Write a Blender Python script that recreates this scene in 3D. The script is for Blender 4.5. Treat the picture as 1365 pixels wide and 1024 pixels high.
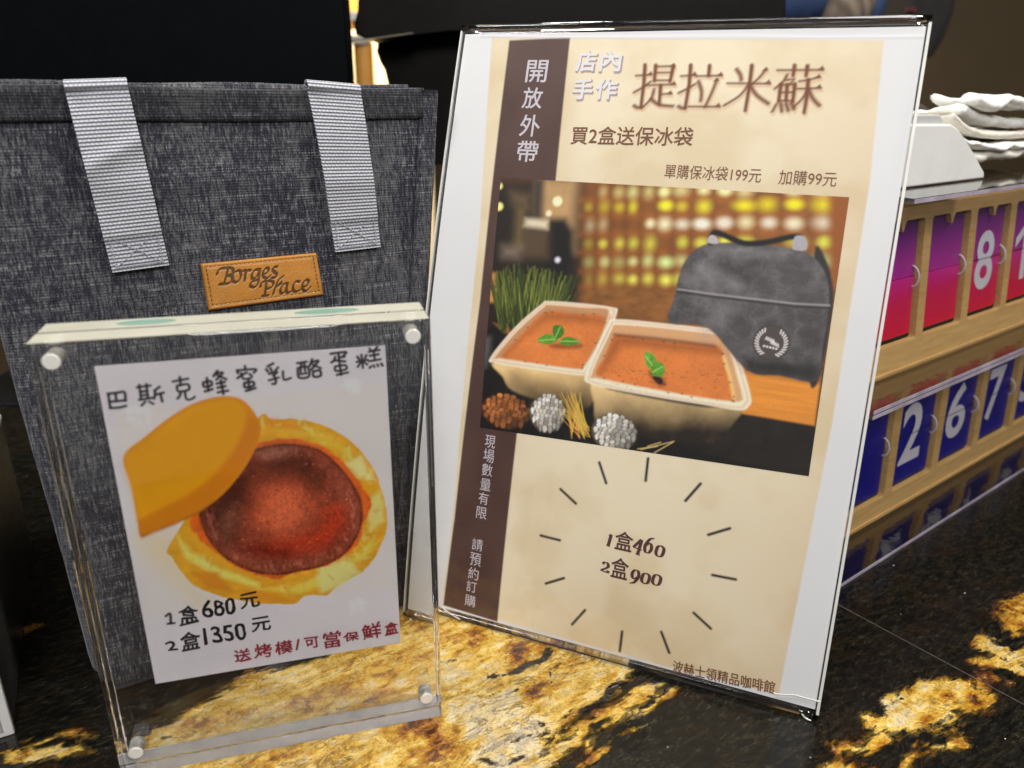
import bpy, bmesh, math, random
import numpy as np
from mathutils import Matrix, Vector

for o in list(bpy.data.objects):
    bpy.data.objects.remove(o, do_unlink=True)
sc = bpy.context.scene
COL = sc.collection
MM = 0.001
random.seed(7)

# ------------------------------------------------------------------ camera, world, lamps, exposure
cam_d = bpy.data.cameras.new('camera')
cam = bpy.data.objects.new('camera', cam_d)
COL.objects.link(cam)
sc.camera = cam
F_PX, PITCH, ROLL, CAM_H = 1025.346, 0.36473, 0.010637, 0.266525
cam_d.sensor_fit = 'HORIZONTAL'
cam_d.sensor_width = 36.0
cam_d.lens = 36.0 * F_PX / 1365.0
cam_d.clip_start = 0.02
cam_d.clip_end = 50.0
fw = Vector((0, math.cos(PITCH), -math.sin(PITCH)))
up0 = Vector((0, math.sin(PITCH), math.cos(PITCH)))
rt0 = Vector((1, 0, 0))
rt = math.cos(ROLL) * rt0 + math.sin(ROLL) * up0
up = -math.sin(ROLL) * rt0 + math.cos(ROLL) * up0
m = Matrix((rt, up, -fw)).transposed().to_4x4()
m.translation = (0, 0, CAM_H)
cam.matrix_world = m
cam_d.dof.use_dof = True
cam_d.dof.focus_distance = 0.375
cam_d.dof.aperture_fstop = 8.0

world = bpy.data.worlds.new('World')
sc.world = world
world.use_nodes = True
bg = world.node_tree.nodes['Background']
bg.inputs['Color'].default_value = (1.0, 0.96, 0.93, 1)
bg.inputs['Strength'].default_value = 0.10

def lamp(name, loc, target, size, power, color=(1, 1, 1), size_y=None, spread=180):
    d = bpy.data.lights.new(name, 'AREA')
    d.energy = power
    d.color = color
    d.shape = 'RECTANGLE' if size_y else 'DISK'
    d.size = size
    if size_y:
        d.size_y = size_y
    d.spread = math.radians(spread)
    o = bpy.data.objects.new(name, d)
    COL.objects.link(o)
    o.location = loc
    o.rotation_euler = (Vector(target) - Vector(loc)).to_track_quat('-Z', 'Y').to_euler()
    return o

lamp('unseen_lamp', (-0.10, 0.34, 1.50), (-0.10, 0.34, 0.1), 0.40, 3.4, (1.0, 0.98, 0.96))  # added overhead fill for the granite behind the acrylic frame
lamp('unseen_lamp', (0.20, -1.10, 1.22), (-0.05, 0.30, 0.1), 0.60, 24.0, (1.0, 0.98, 0.97))  # added soft front fill behind the camera, for card and poster
lamp('unseen_lamp', (-0.62, 0.14, 1.20), (-0.02, 0.36, 0.15), 0.35, 9.0, (1.0, 0.98, 0.96))  # added fill that lifts the poster's left side
lamp('unseen_lamp', (0.02, 1.50, 1.12), (0.0, 0.30, 0.0), 0.15, 7.0, (1.0, 0.97, 0.92))  # ceiling lamp that gives the glint on the granite
lamp('unseen_lamp', (0.75, 0.30, 1.3), (0.3, 0.5, 0.1), 0.35, 16.0, (1.0, 0.95, 0.88))  # added fill for the flip counters on the right
lamp('room_lamp', (-0.40, 1.75, 0.95), (-0.30, 2.25, 0.3), 0.3, 40, (1.0, 0.86, 0.66))

sc.render.engine = 'CYCLES'
sc.view_settings.view_transform = 'Standard'
sc.view_settings.look = 'None'
sc.view_settings.exposure = 0.0
sc.view_settings.gamma = 1.0
sc.view_settings.use_curve_mapping = False
cy = sc.cycles
cy.use_denoising = True
try:
    cy.denoiser = 'OPENIMAGEDENOISE'
except Exception:
    pass
cy.max_bounces = 24
cy.diffuse_bounces = 5
cy.glossy_bounces = 8
cy.transmission_bounces = 18
cy.transparent_max_bounces = 24
cy.caustics_reflective = False
cy.caustics_refractive = True
cy.blur_glossy = 0.3
cy.sample_clamp_indirect = 60.0

# ------------------------------------------------------------------ helpers
def S2L(c):
    c = np.asarray(c, float) / 255.0
    return np.where(c <= 0.04045, c / 12.92, ((c + 0.055) / 1.055) ** 2.4)

def thing(name, label, cat, loc=(0, 0, 0), rz=0.0, group=None):
    o = bpy.data.objects.new(name, None)
    o.empty_display_size = 0.02
    COL.objects.link(o)
    o.location = [c * MM for c in loc]
    o.rotation_euler = (0, 0, rz)
    o['label'] = label
    o['category'] = cat
    if group:
        o['group'] = group
    return o

def tag(o, label=None, cat=None, group=None, kind=None):
    if label: o['label'] = label
    if cat: o['category'] = cat
    if group: o['group'] = group
    if kind: o['kind'] = kind
    return o

def mesh_obj(name, verts, faces, mat, parent=None, smooth=False, loc=None, rz=0.0):
    me = bpy.data.meshes.new(name)
    me.from_pydata([tuple(c * MM for c in v) for v in verts], [], faces)
    if smooth:
        me.polygons.foreach_set('use_smooth', [True] * len(me.polygons))
    me.update()
    o = bpy.data.objects.new(name, me)
    COL.objects.link(o)
    if mat is not None:
        me.materials.append(mat)
    if parent is not None:
        o.parent = parent
    if loc is not None:
        o.location = [c * MM for c in loc]
        o.rotation_euler = (0, 0, rz)
    return o

def bm_obj(name, bm, mat, parent=None, smooth=False, loc=None, rz=0.0):
    """bm is in millimetres"""
    bmesh.ops.recalc_face_normals(bm, faces=bm.faces)
    for v in bm.verts:
        v.co *= MM
    me = bpy.data.meshes.new(name)
    bm.to_mesh(me)
    bm.free()
    if smooth:
        me.polygons.foreach_set('use_smooth', [True] * len(me.polygons))
    o = bpy.data.objects.new(name, me)
    COL.objects.link(o)
    if mat is not None:
        me.materials.append(mat)
    if parent is not None:
        o.parent = parent
    if loc is not None:
        o.location = [c * MM for c in loc]
        o.rotation_euler = (0, 0, rz)
    return o

def box_bm(x0, x1, y0, y1, z0, z1, bev=0.0, seg=2, fn=None):
    bm = bmesh.new()
    bmesh.ops.create_cube(bm, size=1.0)
    for v in bm.verts:
        v.co = Vector((x0 + (v.co.x + .5) * (x1 - x0), y0 + (v.co.y + .5) * (y1 - y0), z0 + (v.co.z + .5) * (z1 - z0)))
    if bev:
        bmesh.ops.bevel(bm, geom=list(bm.edges), offset=bev, segments=seg, profile=0.5, affect='EDGES')
    if fn:
        for v in bm.verts:
            v.co = Vector(fn(*v.co))
    return bm

def prism_bm(poly, y0, y1, bev=0.0):
    """polygon in x,z extruded along y"""
    bm = bmesh.new()
    a = [bm.verts.new((x, y0, z)) for x, z in poly]
    b = [bm.verts.new((x, y1, z)) for x, z in poly]
    n = len(poly)
    bm.faces.new(a)
    bm.faces.new(b[::-1])
    for i in range(n):
        j = (i + 1) % n
        bm.faces.new((a[i], b[i], b[j], a[j]))
    if bev:
        es = [e for e in bm.edges if abs(e.verts[0].co.y - e.verts[1].co.y) < 1e-6]
        bmesh.ops.bevel(bm, geom=es, offset=bev, segments=3, profile=0.5, affect='EDGES')
    return bm

def cyl_bm(p0, p1, r0, r1=None, n=28, bev=0.0):
    r1 = r0 if r1 is None else r1
    p0, p1 = Vector(p0), Vector(p1)
    ax = (p1 - p0).normalized()
    t = ax.orthogonal().normalized()
    b = ax.cross(t)
    bm = bmesh.new()
    prof = [(0, r0 - bev), (bev, r0), (1, r1), (1, r1)] if bev else None
    L = (p1 - p0).length
    rings = [(0, r0), (L, r1)] if not bev else [(0, r0 - bev), (bev, r0), (L - bev, r1), (L, r1 - bev)]
    vs = []
    for d, r in rings:
        vs.append([bm.verts.new(p0 + ax * d + (t * math.cos(q) + b * math.sin(q)) * r) for q in [2 * math.pi * i / n for i in range(n)]])
    for k in range(len(vs) - 1):
        for i in range(n):
            j = (i + 1) % n
            bm.faces.new((vs[k][i], vs[k][j], vs[k + 1][j], vs[k + 1][i]))
    bm.faces.new(vs[0][::-1])
    bm.faces.new(vs[-1])
    return bm

def tube_bm(pts, r, n=10):
    bm = bmesh.new()
    P_ = [Vector(p) for p in pts]
    rings = []
    t0 = (P_[1] - P_[0]).normalized()
    ref = t0.orthogonal().normalized()
    for i, p in enumerate(P_):
        t = (P_[min(i + 1, len(P_) - 1)] - P_[max(i - 1, 0)]).normalized()
        ref = (ref - t * ref.dot(t)).normalized()
        b = t.cross(ref)
        rr = r[i] if hasattr(r, '__len__') else r
        rings.append([bm.verts.new(p + (ref * math.cos(q) + b * math.sin(q)) * rr) for q in [2 * math.pi * k / n for k in range(n)]])
    for a, b in zip(rings, rings[1:]):
        for k in range(n):
            j = (k + 1) % n
            bm.faces.new((a[k], a[j], b[j], b[k]))
    bm.faces.new(rings[0][::-1])
    bm.faces.new(rings[-1])
    return bm

# ---- numpy noise
def _hash(ix, iy, seed):
    v = np.sin(ix * 127.1 + iy * 311.7 + seed * 74.7) * 43758.5453
    return v - np.floor(v)

def vnoise(x, y, seed=0):
    ix, iy = np.floor(x), np.floor(y)
    fx, fy = x - ix, y - iy
    fx = fx * fx * (3 - 2 * fx)
    fy = fy * fy * (3 - 2 * fy)
    a, b = _hash(ix, iy, seed), _hash(ix + 1, iy, seed)
    c, d = _hash(ix, iy + 1, seed), _hash(ix + 1, iy + 1, seed)
    return (a * (1 - fx) + b * fx) * (1 - fy) + (c * (1 - fx) + d * fx) * fy

def fbm(x, y, seed=0, oct=4):
    s, a, t = 0, 1.0, 0
    for k in range(oct):
        s = s + a * vnoise(x * 2 ** k, y * 2 ** k, seed + k * 13)
        t += a
        a *= 0.5
    return s / t        # 0..1

def sdf_poly(U, V, poly):
    """signed distance, positive inside"""
    P_ = np.array(poly, float)
    d = np.full(U.shape, 1e18)
    inside = np.zeros(U.shape, bool)
    n = len(P_)
    for i in range(n):
        a, b = P_[i], P_[(i + 1) % n]
        ex, ey = b - a
        wx, wy = U - a[0], V - a[1]
        t = np.clip((wx * ex + wy * ey) / (ex * ex + ey * ey + 1e-12), 0, 1)
        d = np.minimum(d, (wx - ex * t) ** 2 + (wy - ey * t) ** 2)
        c = (a[1] > V) != (b[1] > V)
        with np.errstate(divide='ignore', invalid='ignore'):
            xi = (b[0] - a[0]) * (V - a[1]) / (b[1] - a[1] + 1e-15) + a[0]
        inside ^= c & (U < xi)
    d = np.sqrt(d)
    return np.where(inside, d, -d)

def spline(pts, n=6, closed=True):
    """Catmull-Rom through the points"""
    P_ = [np.array(p, float) for p in pts]
    N = len(P_)
    out = []
    rng = range(N) if closed else range(N - 1)
    for i in rng:
        if closed:
            p0, p1, p2, p3 = P_[i - 1], P_[i], P_[(i + 1) % N], P_[(i + 2) % N]
        else:
            p0, p1, p2, p3 = P_[max(i - 1, 0)], P_[i], P_[i + 1], P_[min(i + 2, N - 1)]
        for k in range(n):
            t = k / n
            out.append(tuple(0.5 * ((2 * p1) + (p2 - p0) * t + (2 * p0 - 5 * p1 + 4 * p2 - p3) * t * t + (3 * p1 - p0 - 3 * p2 + p3) * t ** 3)))
    if not closed:
        out.append(tuple(P_[-1]))
    return out

class Print:
    """a printed sheet: ink laid on a grid of points, in mm on the sheet"""
    def __init__(s, u0, u1, v0, v1, step, white, paper=(1, 1, 1)):
        s.nu, s.nv = int((u1 - u0) / step) + 1, int((v1 - v0) / step) + 1
        s.u, s.v = np.linspace(u0, u1, s.nu), np.linspace(v0, v1, s.nv)
        s.step = step
        s.k = S2L(white) / 0.80
        s.C = np.empty((s.nv, s.nu, 3))
        s.C[:] = S2L(white) / s.k * np.array(paper)

    def ink(s, c):
        return np.clip(S2L(c) / s.k, 0.002, 0.92)

    def win(s, x0, x1, y0, y1, pad):
        i0, i1 = np.searchsorted(s.u, [x0 - pad, x1 + pad])
        j0, j1 = np.searchsorted(s.v, [y0 - pad, y1 + pad])
        return slice(j0, j1), slice(i0, i1)

    def mask_fill(s, sl, m, c):
        m = m[..., None]
        s.C[sl] = s.C[sl] * (1 - m) + c * m

    def fill(s, poly, c, soft=None, alpha=1.0, warp=0.0, tex=None, wscale=3.0, grow=0.0):
        """tex(U,V) multiplies the ink"""
        soft = soft or s.step * 1.2
        P_ = np.array(poly)
        sl = s.win(P_[:, 0].min(), P_[:, 0].max(), P_[:, 1].min(), P_[:, 1].max(), soft * 2 + warp + abs(grow))
        U, V = np.meshgrid(s.u[sl[1]], s.v[sl[0]])
        if U.size == 0:
            return
        if warp:
            wu = U + warp * 2 * (fbm(U / wscale, V / wscale, 3, 3) - .5)
            wv = V + warp * 2 * (fbm(U / wscale, V / wscale, 9, 3) - .5)
        else:
            wu, wv = U, V
        d = sdf_poly(wu, wv, poly) + grow
        m = np.clip(d / soft * .5 + .5, 0, 1)
        m = m * m * (3 - 2 * m) * alpha
        c = s.ink(c) if not callable(c) else c(U, V)
        if tex is not None:
            c = c * tex(U, V)[..., None]
        s.mask_fill(sl, m, c)

    def blob(s, x, y, rx, ry, c, rot=0.0, soft=None, alpha=1.0):
        soft = soft or s.step * 1.2
        r = max(rx, ry)
        sl = s.win(x - r, x + r, y - r, y + r, soft * 2)
        U, V = np.meshgrid(s.u[sl[1]], s.v[sl[0]])
        if U.size == 0:
            return
        a = (U - x) * math.cos(rot) + (V - y) * math.sin(rot)
        b = -(U - x) * math.sin(rot) + (V - y) * math.cos(rot)
        q = np.sqrt((a / rx) ** 2 + (b / ry) ** 2)
        d = (1 - q) * min(rx, ry)
        m = np.clip(d / soft * .5 + .5, 0, 1)
        s.mask_fill(sl, m * m * (3 - 2 * m) * alpha, s.ink(c))

    def stroke(s, pts, w, c, h=None, ang=0.0, soft=None, alpha=1.0, taper=None):
        """pen stroke with an elliptical nib w by h (mm) turned by ang; taper = (w0, w1) scale along it"""
        h = h or w
        soft = soft or s.step * 1.1
        P_ = np.array(pts, float)
        pad = max(w, h) + soft * 2
        sl = s.win(P_[:, 0].min(), P_[:, 0].max(), P_[:, 1].min(), P_[:, 1].max(), pad)
        U, V = np.meshgrid(s.u[sl[1]], s.v[sl[0]])
        if U.size == 0:
            return
        ca, sa = math.cos(ang), math.sin(ang)
        def T(x, y):
            return (x * ca + y * sa) / (w / 2), (-x * sa + y * ca) / (h / 2)
        X, Y = T(U, V)
        best = np.full(U.shape, -1e9)
        L = len(P_) - 1
        for i in range(L):
            ax, ay = T(*P_[i])
            bx, by = T(*P_[i + 1])
            ex, ey = bx - ax, by - ay
            t = np.clip(((X - ax) * ex + (Y - ay) * ey) / (ex * ex + ey * ey + 1e-9), 0, 1)
            q = np.sqrt((X - ax - ex * t) ** 2 + (Y - ay - ey * t) ** 2)
            r = 1.0
            if taper:
                r = taper[0] + (taper[1] - taper[0]) * (i + t) / L
            best = np.maximum(best, r - q)
        d = best * min(w, h) / 2
        m = np.clip(d / soft * .5 + .5, 0, 1)
        s.mask_fill(sl, m * alpha, s.ink(c))

    def build(s, name, mat, parent, fn):
        nu, nv = s.nu, s.nv
        U, V = np.meshgrid(s.u, s.v)
        co = np.stack(fn(U.ravel(), V.ravel()), 1) * MM
        idx = np.arange(nu * nv).reshape(nv, nu)
        q = np.stack([idx[:-1, :-1], idx[:-1, 1:], idx[1:, 1:], idx[1:, :-1]], -1).reshape(-1, 4)
        return grid_mesh(name, co, q, {'ink': s.C.reshape(-1, 3)}, mat, parent)

def grid_mesh(name, co, quads, attrs, mat, parent=None, smooth=True):
    me = bpy.data.meshes.new(name)
    me.vertices.add(len(co))
    me.vertices.foreach_set('co', np.ascontiguousarray(co, np.float32).ravel())
    me.loops.add(quads.size)
    me.loops.foreach_set('vertex_index', quads.ravel().astype(np.int32))
    me.polygons.add(len(quads))
    me.polygons.foreach_set('loop_start', np.arange(0, quads.size, 4, dtype=np.int32))
    me.update(calc_edges=True)
    if smooth:
        me.polygons.foreach_set('use_smooth', np.ones(len(quads), bool))
    for k, a in attrs.items():
        at = me.attributes.new(k, 'FLOAT_COLOR', 'POINT')
        at.data.foreach_set('color', np.concatenate([a, np.ones((len(a), 1))], 1).astype(np.float32).ravel())
    me.validate()
    o = bpy.data.objects.new(name, me)
    COL.objects.link(o)
    me.materials.append(mat)
    if parent is not None:
        o.parent = parent
    return o

# ---- text as flat outlines
def text_shape(body, offset=0.0, res=4, extrude=0.0, shear=0.0):
    cu = bpy.data.curves.new('lettering', 'FONT')
    cu.body = body
    cu.size = 1.0
    cu.offset = offset
    cu.resolution_u = res
    cu.shear = shear
    o = bpy.data.objects.new('lettering', cu)
    COL.objects.link(o)
    dg = bpy.context.evaluated_depsgraph_get()
    dg.update()
    me = bpy.data.meshes.new_from_object(o.evaluated_get(dg))
    v = np.array([tuple(x.co) for x in me.vertices])
    f = [tuple(p.vertices) for p in me.polygons]
    bpy.data.objects.remove(o, do_unlink=True)
    bpy.data.curves.remove(cu)
    bpy.data.meshes.remove(me)
    return v, f

def letters(name, items, fn, mat, parent, offset=0.0, wob=0.0, rot=0.0, shear=0.0, fat=0.0):
    """items: (text, centre u, centre v, width, height) in mm on the sheet; fn maps (u, v) to the thing's space"""
    VV, FF = [], []
    for it in items:
        body, cu_, cv_, w, h = it[:5]
        r = it[5] if len(it) > 5 else rot
        v, f = text_shape(body, offset, shear=shear)
        lo, hi = v.min(0), v.max(0)
        x = (v[:, 0] - lo[0]) / max(hi[0] - lo[0], 1e-6) - .5
        y = (v[:, 1] - lo[1]) / max(hi[1] - lo[1], 1e-6) - .5
        x, y = x * w, y * h
        if wob:
            a = wob * h
            sd = random.random() * 50
            x2 = x + a * 2 * (fbm(x / h * 2.2 + sd, y / h * 2.2, 5, 2) - .5)
            y = y + a * 2 * (fbm(x / h * 2.2 + sd, y / h * 2.2, 21, 2) - .5)
            x = x2
        c, s_ = math.cos(r), math.sin(r)
        U, V = cu_ + x * c - y * s_, cv_ + x * s_ + y * c
        for q in range(9 if fat else 1):      # a broad pen: the same outline laid a hair apart
            du, dv = (0, 0) if q == 0 else (fat * math.cos(q * math.pi / 4), fat * math.sin(q * math.pi / 4))
            base = len(VV)
            VV += [(a_, b_ - q * .004, c_) for a_, b_, c_ in zip(*fn(U + du, V + dv))]
            FF += [tuple(base + i for i in p) for p in f]
    return mesh_obj(name, VV, FF, mat, parent)

# ------------------------------------------------------------------ materials
class NT:
    def __init__(s, name):
        s.m = bpy.data.materials.new(name)
        s.m.use_nodes = True
        s.t = s.m.node_tree
        s.n = s.t.nodes
        s.b = s.n['Principled BSDF']
        s.out = s.n['Material Output']
    def new(s, typ, **kw):
        n = s.n.new(typ)
        for k, v in kw.items():
            if k.startswith('i_'):
                key = k[2:].replace('_', ' ')
                n.inputs[key].default_value = v
            else:
                setattr(n, k, v)
        return n
    def link(s, a, b):
        s.t.links.new(a, b)
    def set(s, **kw):
        for k, v in kw.items():
            s.b.inputs[k.replace('_', ' ')].default_value = v
        return s
    def noise(s, vec, scale, detail=4, rough=.5, dist=0.0):
        n = s.new('ShaderNodeTexNoise')
        n.inputs['Scale'].default_value = scale
        n.inputs['Detail'].default_value = detail
        n.inputs['Roughness'].default_value = rough
        n.inputs['Distortion'].default_value = dist
        if vec is not None:
            s.link(vec, n.inputs['Vector'])
        return n
    def ramp(s, fac, stops, interp='LINEAR'):
        r = s.new('ShaderNodeValToRGB')
        cr = r.color_ramp
        cr.interpolation = interp
        while len(cr.elements) < len(stops):
            cr.elements.new(0.5)
        for e, (p, c) in zip(cr.elements, stops):
            e.position = p
            e.color = (*c, 1) if len(c) == 3 else c
        s.link(fac, r.inputs['Fac'])
        return r
    def mix(s, fac, a, b, blend='MIX'):
        n = s.new('ShaderNodeMix', data_type='RGBA', blend_type=blend)
        for sock, val in ((n.inputs[0], fac), (n.inputs[6], a), (n.inputs[7], b)):
            if hasattr(val, 'is_linked'):
                s.link(val, sock)
            elif isinstance(val, (int, float)):
                sock.default_value = val
            else:
                sock.default_value = (*val, 1)
        return n.outputs[2]
    def math(s, op, a, b=None, clamp=False):
        n = s.new('ShaderNodeMath', operation=op, use_clamp=clamp)
        for i, val in enumerate((a, b)):
            if val is None: continue
            if hasattr(val, 'is_linked'):
                s.link(val, n.inputs[i])
            else:
                n.inputs[i].default_value = val
        return n.outputs[0]
    def map(s, vec, scale=(1, 1, 1), rot=(0, 0, 0), loc=(0, 0, 0)):
        n = s.new('ShaderNodeMapping')
        n.inputs['Scale'].default_value = scale
        n.inputs['Rotation'].default_value = rot
        n.inputs['Location'].default_value = loc
        s.link(vec, n.inputs['Vector'])
        return n.outputs[0]
    def bump(s, h, strength, dist=0.001, normal=None):
        n = s.new('ShaderNodeBump')
        n.inputs['Strength'].default_value = strength
        n.inputs['Distance'].default_value = dist
        s.link(h, n.inputs['Height'])
        if normal is not None:
            s.link(normal, n.inputs['Normal'])
        return n.outputs['Normal']
    def obj(s):
        return s.new('ShaderNodeTexCoord').outputs['Object']

def plain(name, c, rough=.5, metal=0.0, spec=.5, coat=0.0, var=0.0, vscale=60):
    t = NT(name)
    t.set(Base_Color=(*c, 1), Roughness=rough, Metallic=metal)
    t.b.inputs['Specular IOR Level'].default_value = spec
    if coat:
        t.b.inputs['Coat Weight'].default_value = coat
        t.b.inputs['Coat Roughness'].default_value = .05
    o = t.obj()
    n = t.noise(o, vscale, 4, .6)
    lo = tuple(x * (1 - var) for x in c)
    hi = tuple(min(x * (1 + var), 1) for x in c)
    t.link(t.ramp(n.outputs['Fac'], [(.3, lo), (.7, hi)]).outputs['Color'], t.b.inputs['Base Color'])
    t.link(t.ramp(n.outputs['Fac'], [(.3, (rough * .85,) * 3), (.7, (min(rough * 1.15, 1),) * 3)]).outputs['Color'], t.b.inputs['Roughness'])
    return t.m

def ink_mat(name, rough=.55, spec=.4):
    t = NT(name)
    a = t.new('ShaderNodeAttribute', attribute_name='ink')
    t.link(a.outputs['Color'], t.b.inputs['Base Color'])
    t.set(Roughness=rough)
    t.b.inputs['Specular IOR Level'].default_value = spec
    n = t.noise(t.obj(), 2500, 3, .6)
    t.link(t.bump(n.outputs['Fac'], .12, .0002), t.b.inputs['Normal'])
    return t.m

def clear_sheet(name, tint=(.985, .985, .985), rough=.03, wav=0.0, ws=18, facing=1.0, base=.04):
    """thin clear plastic: lets light straight through, mirrors by Fresnel"""
    t = NT(name)
    tr = t.new('ShaderNodeBsdfTransparent')
    tr.inputs['Color'].default_value = (*tint, 1)
    gl = t.new('ShaderNodeBsdfGlossy')
    gl.inputs['Roughness'].default_value = rough
    lw = t.new('ShaderNodeLayerWeight')
    lw.inputs['Blend'].default_value = .5
    p5 = t.math('POWER', lw.outputs['Facing'], 5.0)
    fac = t.math('ADD', t.math('MULTIPLY', p5, 1 - base), base)
    mx = t.new('ShaderNodeMixShader')
    if facing != 1.0:
        fac = t.math('MULTIPLY', fac, facing, True)
    t.link(fac, mx.inputs[0])
    t.link(tr.outputs[0], mx.inputs[1])
    t.link(gl.outputs[0], mx.inputs[2])
    t.link(mx.outputs[0], t.out.inputs['Surface'])
    if wav:
        n = t.noise(t.obj(), ws, 3, .5)
        nn = t.bump(n.outputs['Fac'], wav, .004)
        t.link(nn, gl.inputs['Normal'])
    return t.m

def glass(name, ior=1.49, tint=(1, 1, 1), rough=0.0):
    t = NT(name)
    t.set(Base_Color=(*tint, 1), Roughness=rough, IOR=ior)
    t.b.inputs['Transmission Weight'].default_value = 1.0
    return t.m

M_PRINT = ink_mat('printed_paper')
M_SHEET = clear_sheet('clear_pvc_sheet', wav=.25, ws=14)
M_CASE = clear_sheet('clear_case_acrylic', tint=(.97, .965, .975), facing=.35)
M_ACRYL = glass('clear_acrylic_block', tint=(.992, .992, .985))
M_GROUND = glass('ground_acrylic_face', tint=(.97, .97, 1.0), rough=.60)
M_RIM = glass('clear_acrylic_rod', tint=(.93, .92, .97))
M_STEEL = plain('satin_magnet_steel', (.80, .78, .72), .45, .1, var=.03, vscale=900)
M_SAWN = plain('sawn_acrylic_edge', (.55, .56, .60), .45, var=.06, vscale=400)
def translucent(name, c, cover):
    t = NT(name)
    tr = t.new('ShaderNodeBsdfTransparent')
    mx = t.new('ShaderNodeMixShader')
    mx.inputs[0].default_value = cover
    n = t.noise(t.map(t.obj(), (1, 3, 1)), 60, 4, .6)
    t.link(t.ramp(n.outputs['Fac'], [(.3, tuple(x * .88 for x in c)), (.7, c)]).outputs['Color'], t.b.inputs['Base Color'])
    t.set(Roughness=.3)
    t.link(tr.outputs[0], mx.inputs[1]); t.link(t.b.outputs[0], mx.inputs[2])
    t.link(mx.outputs[0], t.out.inputs['Surface'])
    return t.m
M_BRIGHTTOP = translucent('bright_frosted_top', (.78, .76, .62), .40)
M_GREENSPOT = translucent('green_spot', (.10, .38, .30), .45)
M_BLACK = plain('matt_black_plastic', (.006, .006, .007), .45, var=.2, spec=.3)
M_WHITEP = plain('white_plastic', (.80, .80, .77), .35, var=.04)
M_BROWNINK = plain('brown_ink', (.18, .068, .026), .6, var=.1)
M_DARKINK = plain('dark_ink', (.012, .010, .012), .55, var=.1)
M_REDINK = plain('red_ink', (.32, .012, .03), .55, var=.1)
M_LILACINK = plain('pale_lilac_ink', (.62, .57, .62), .6, var=.03)
M_SHADOWINK = plain('grey_lilac_print', (.42, .33, .33), .6, var=.03)
M_PRICEINK = plain('plum_ink', (.085, .028, .026), .6, var=.1)

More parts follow.
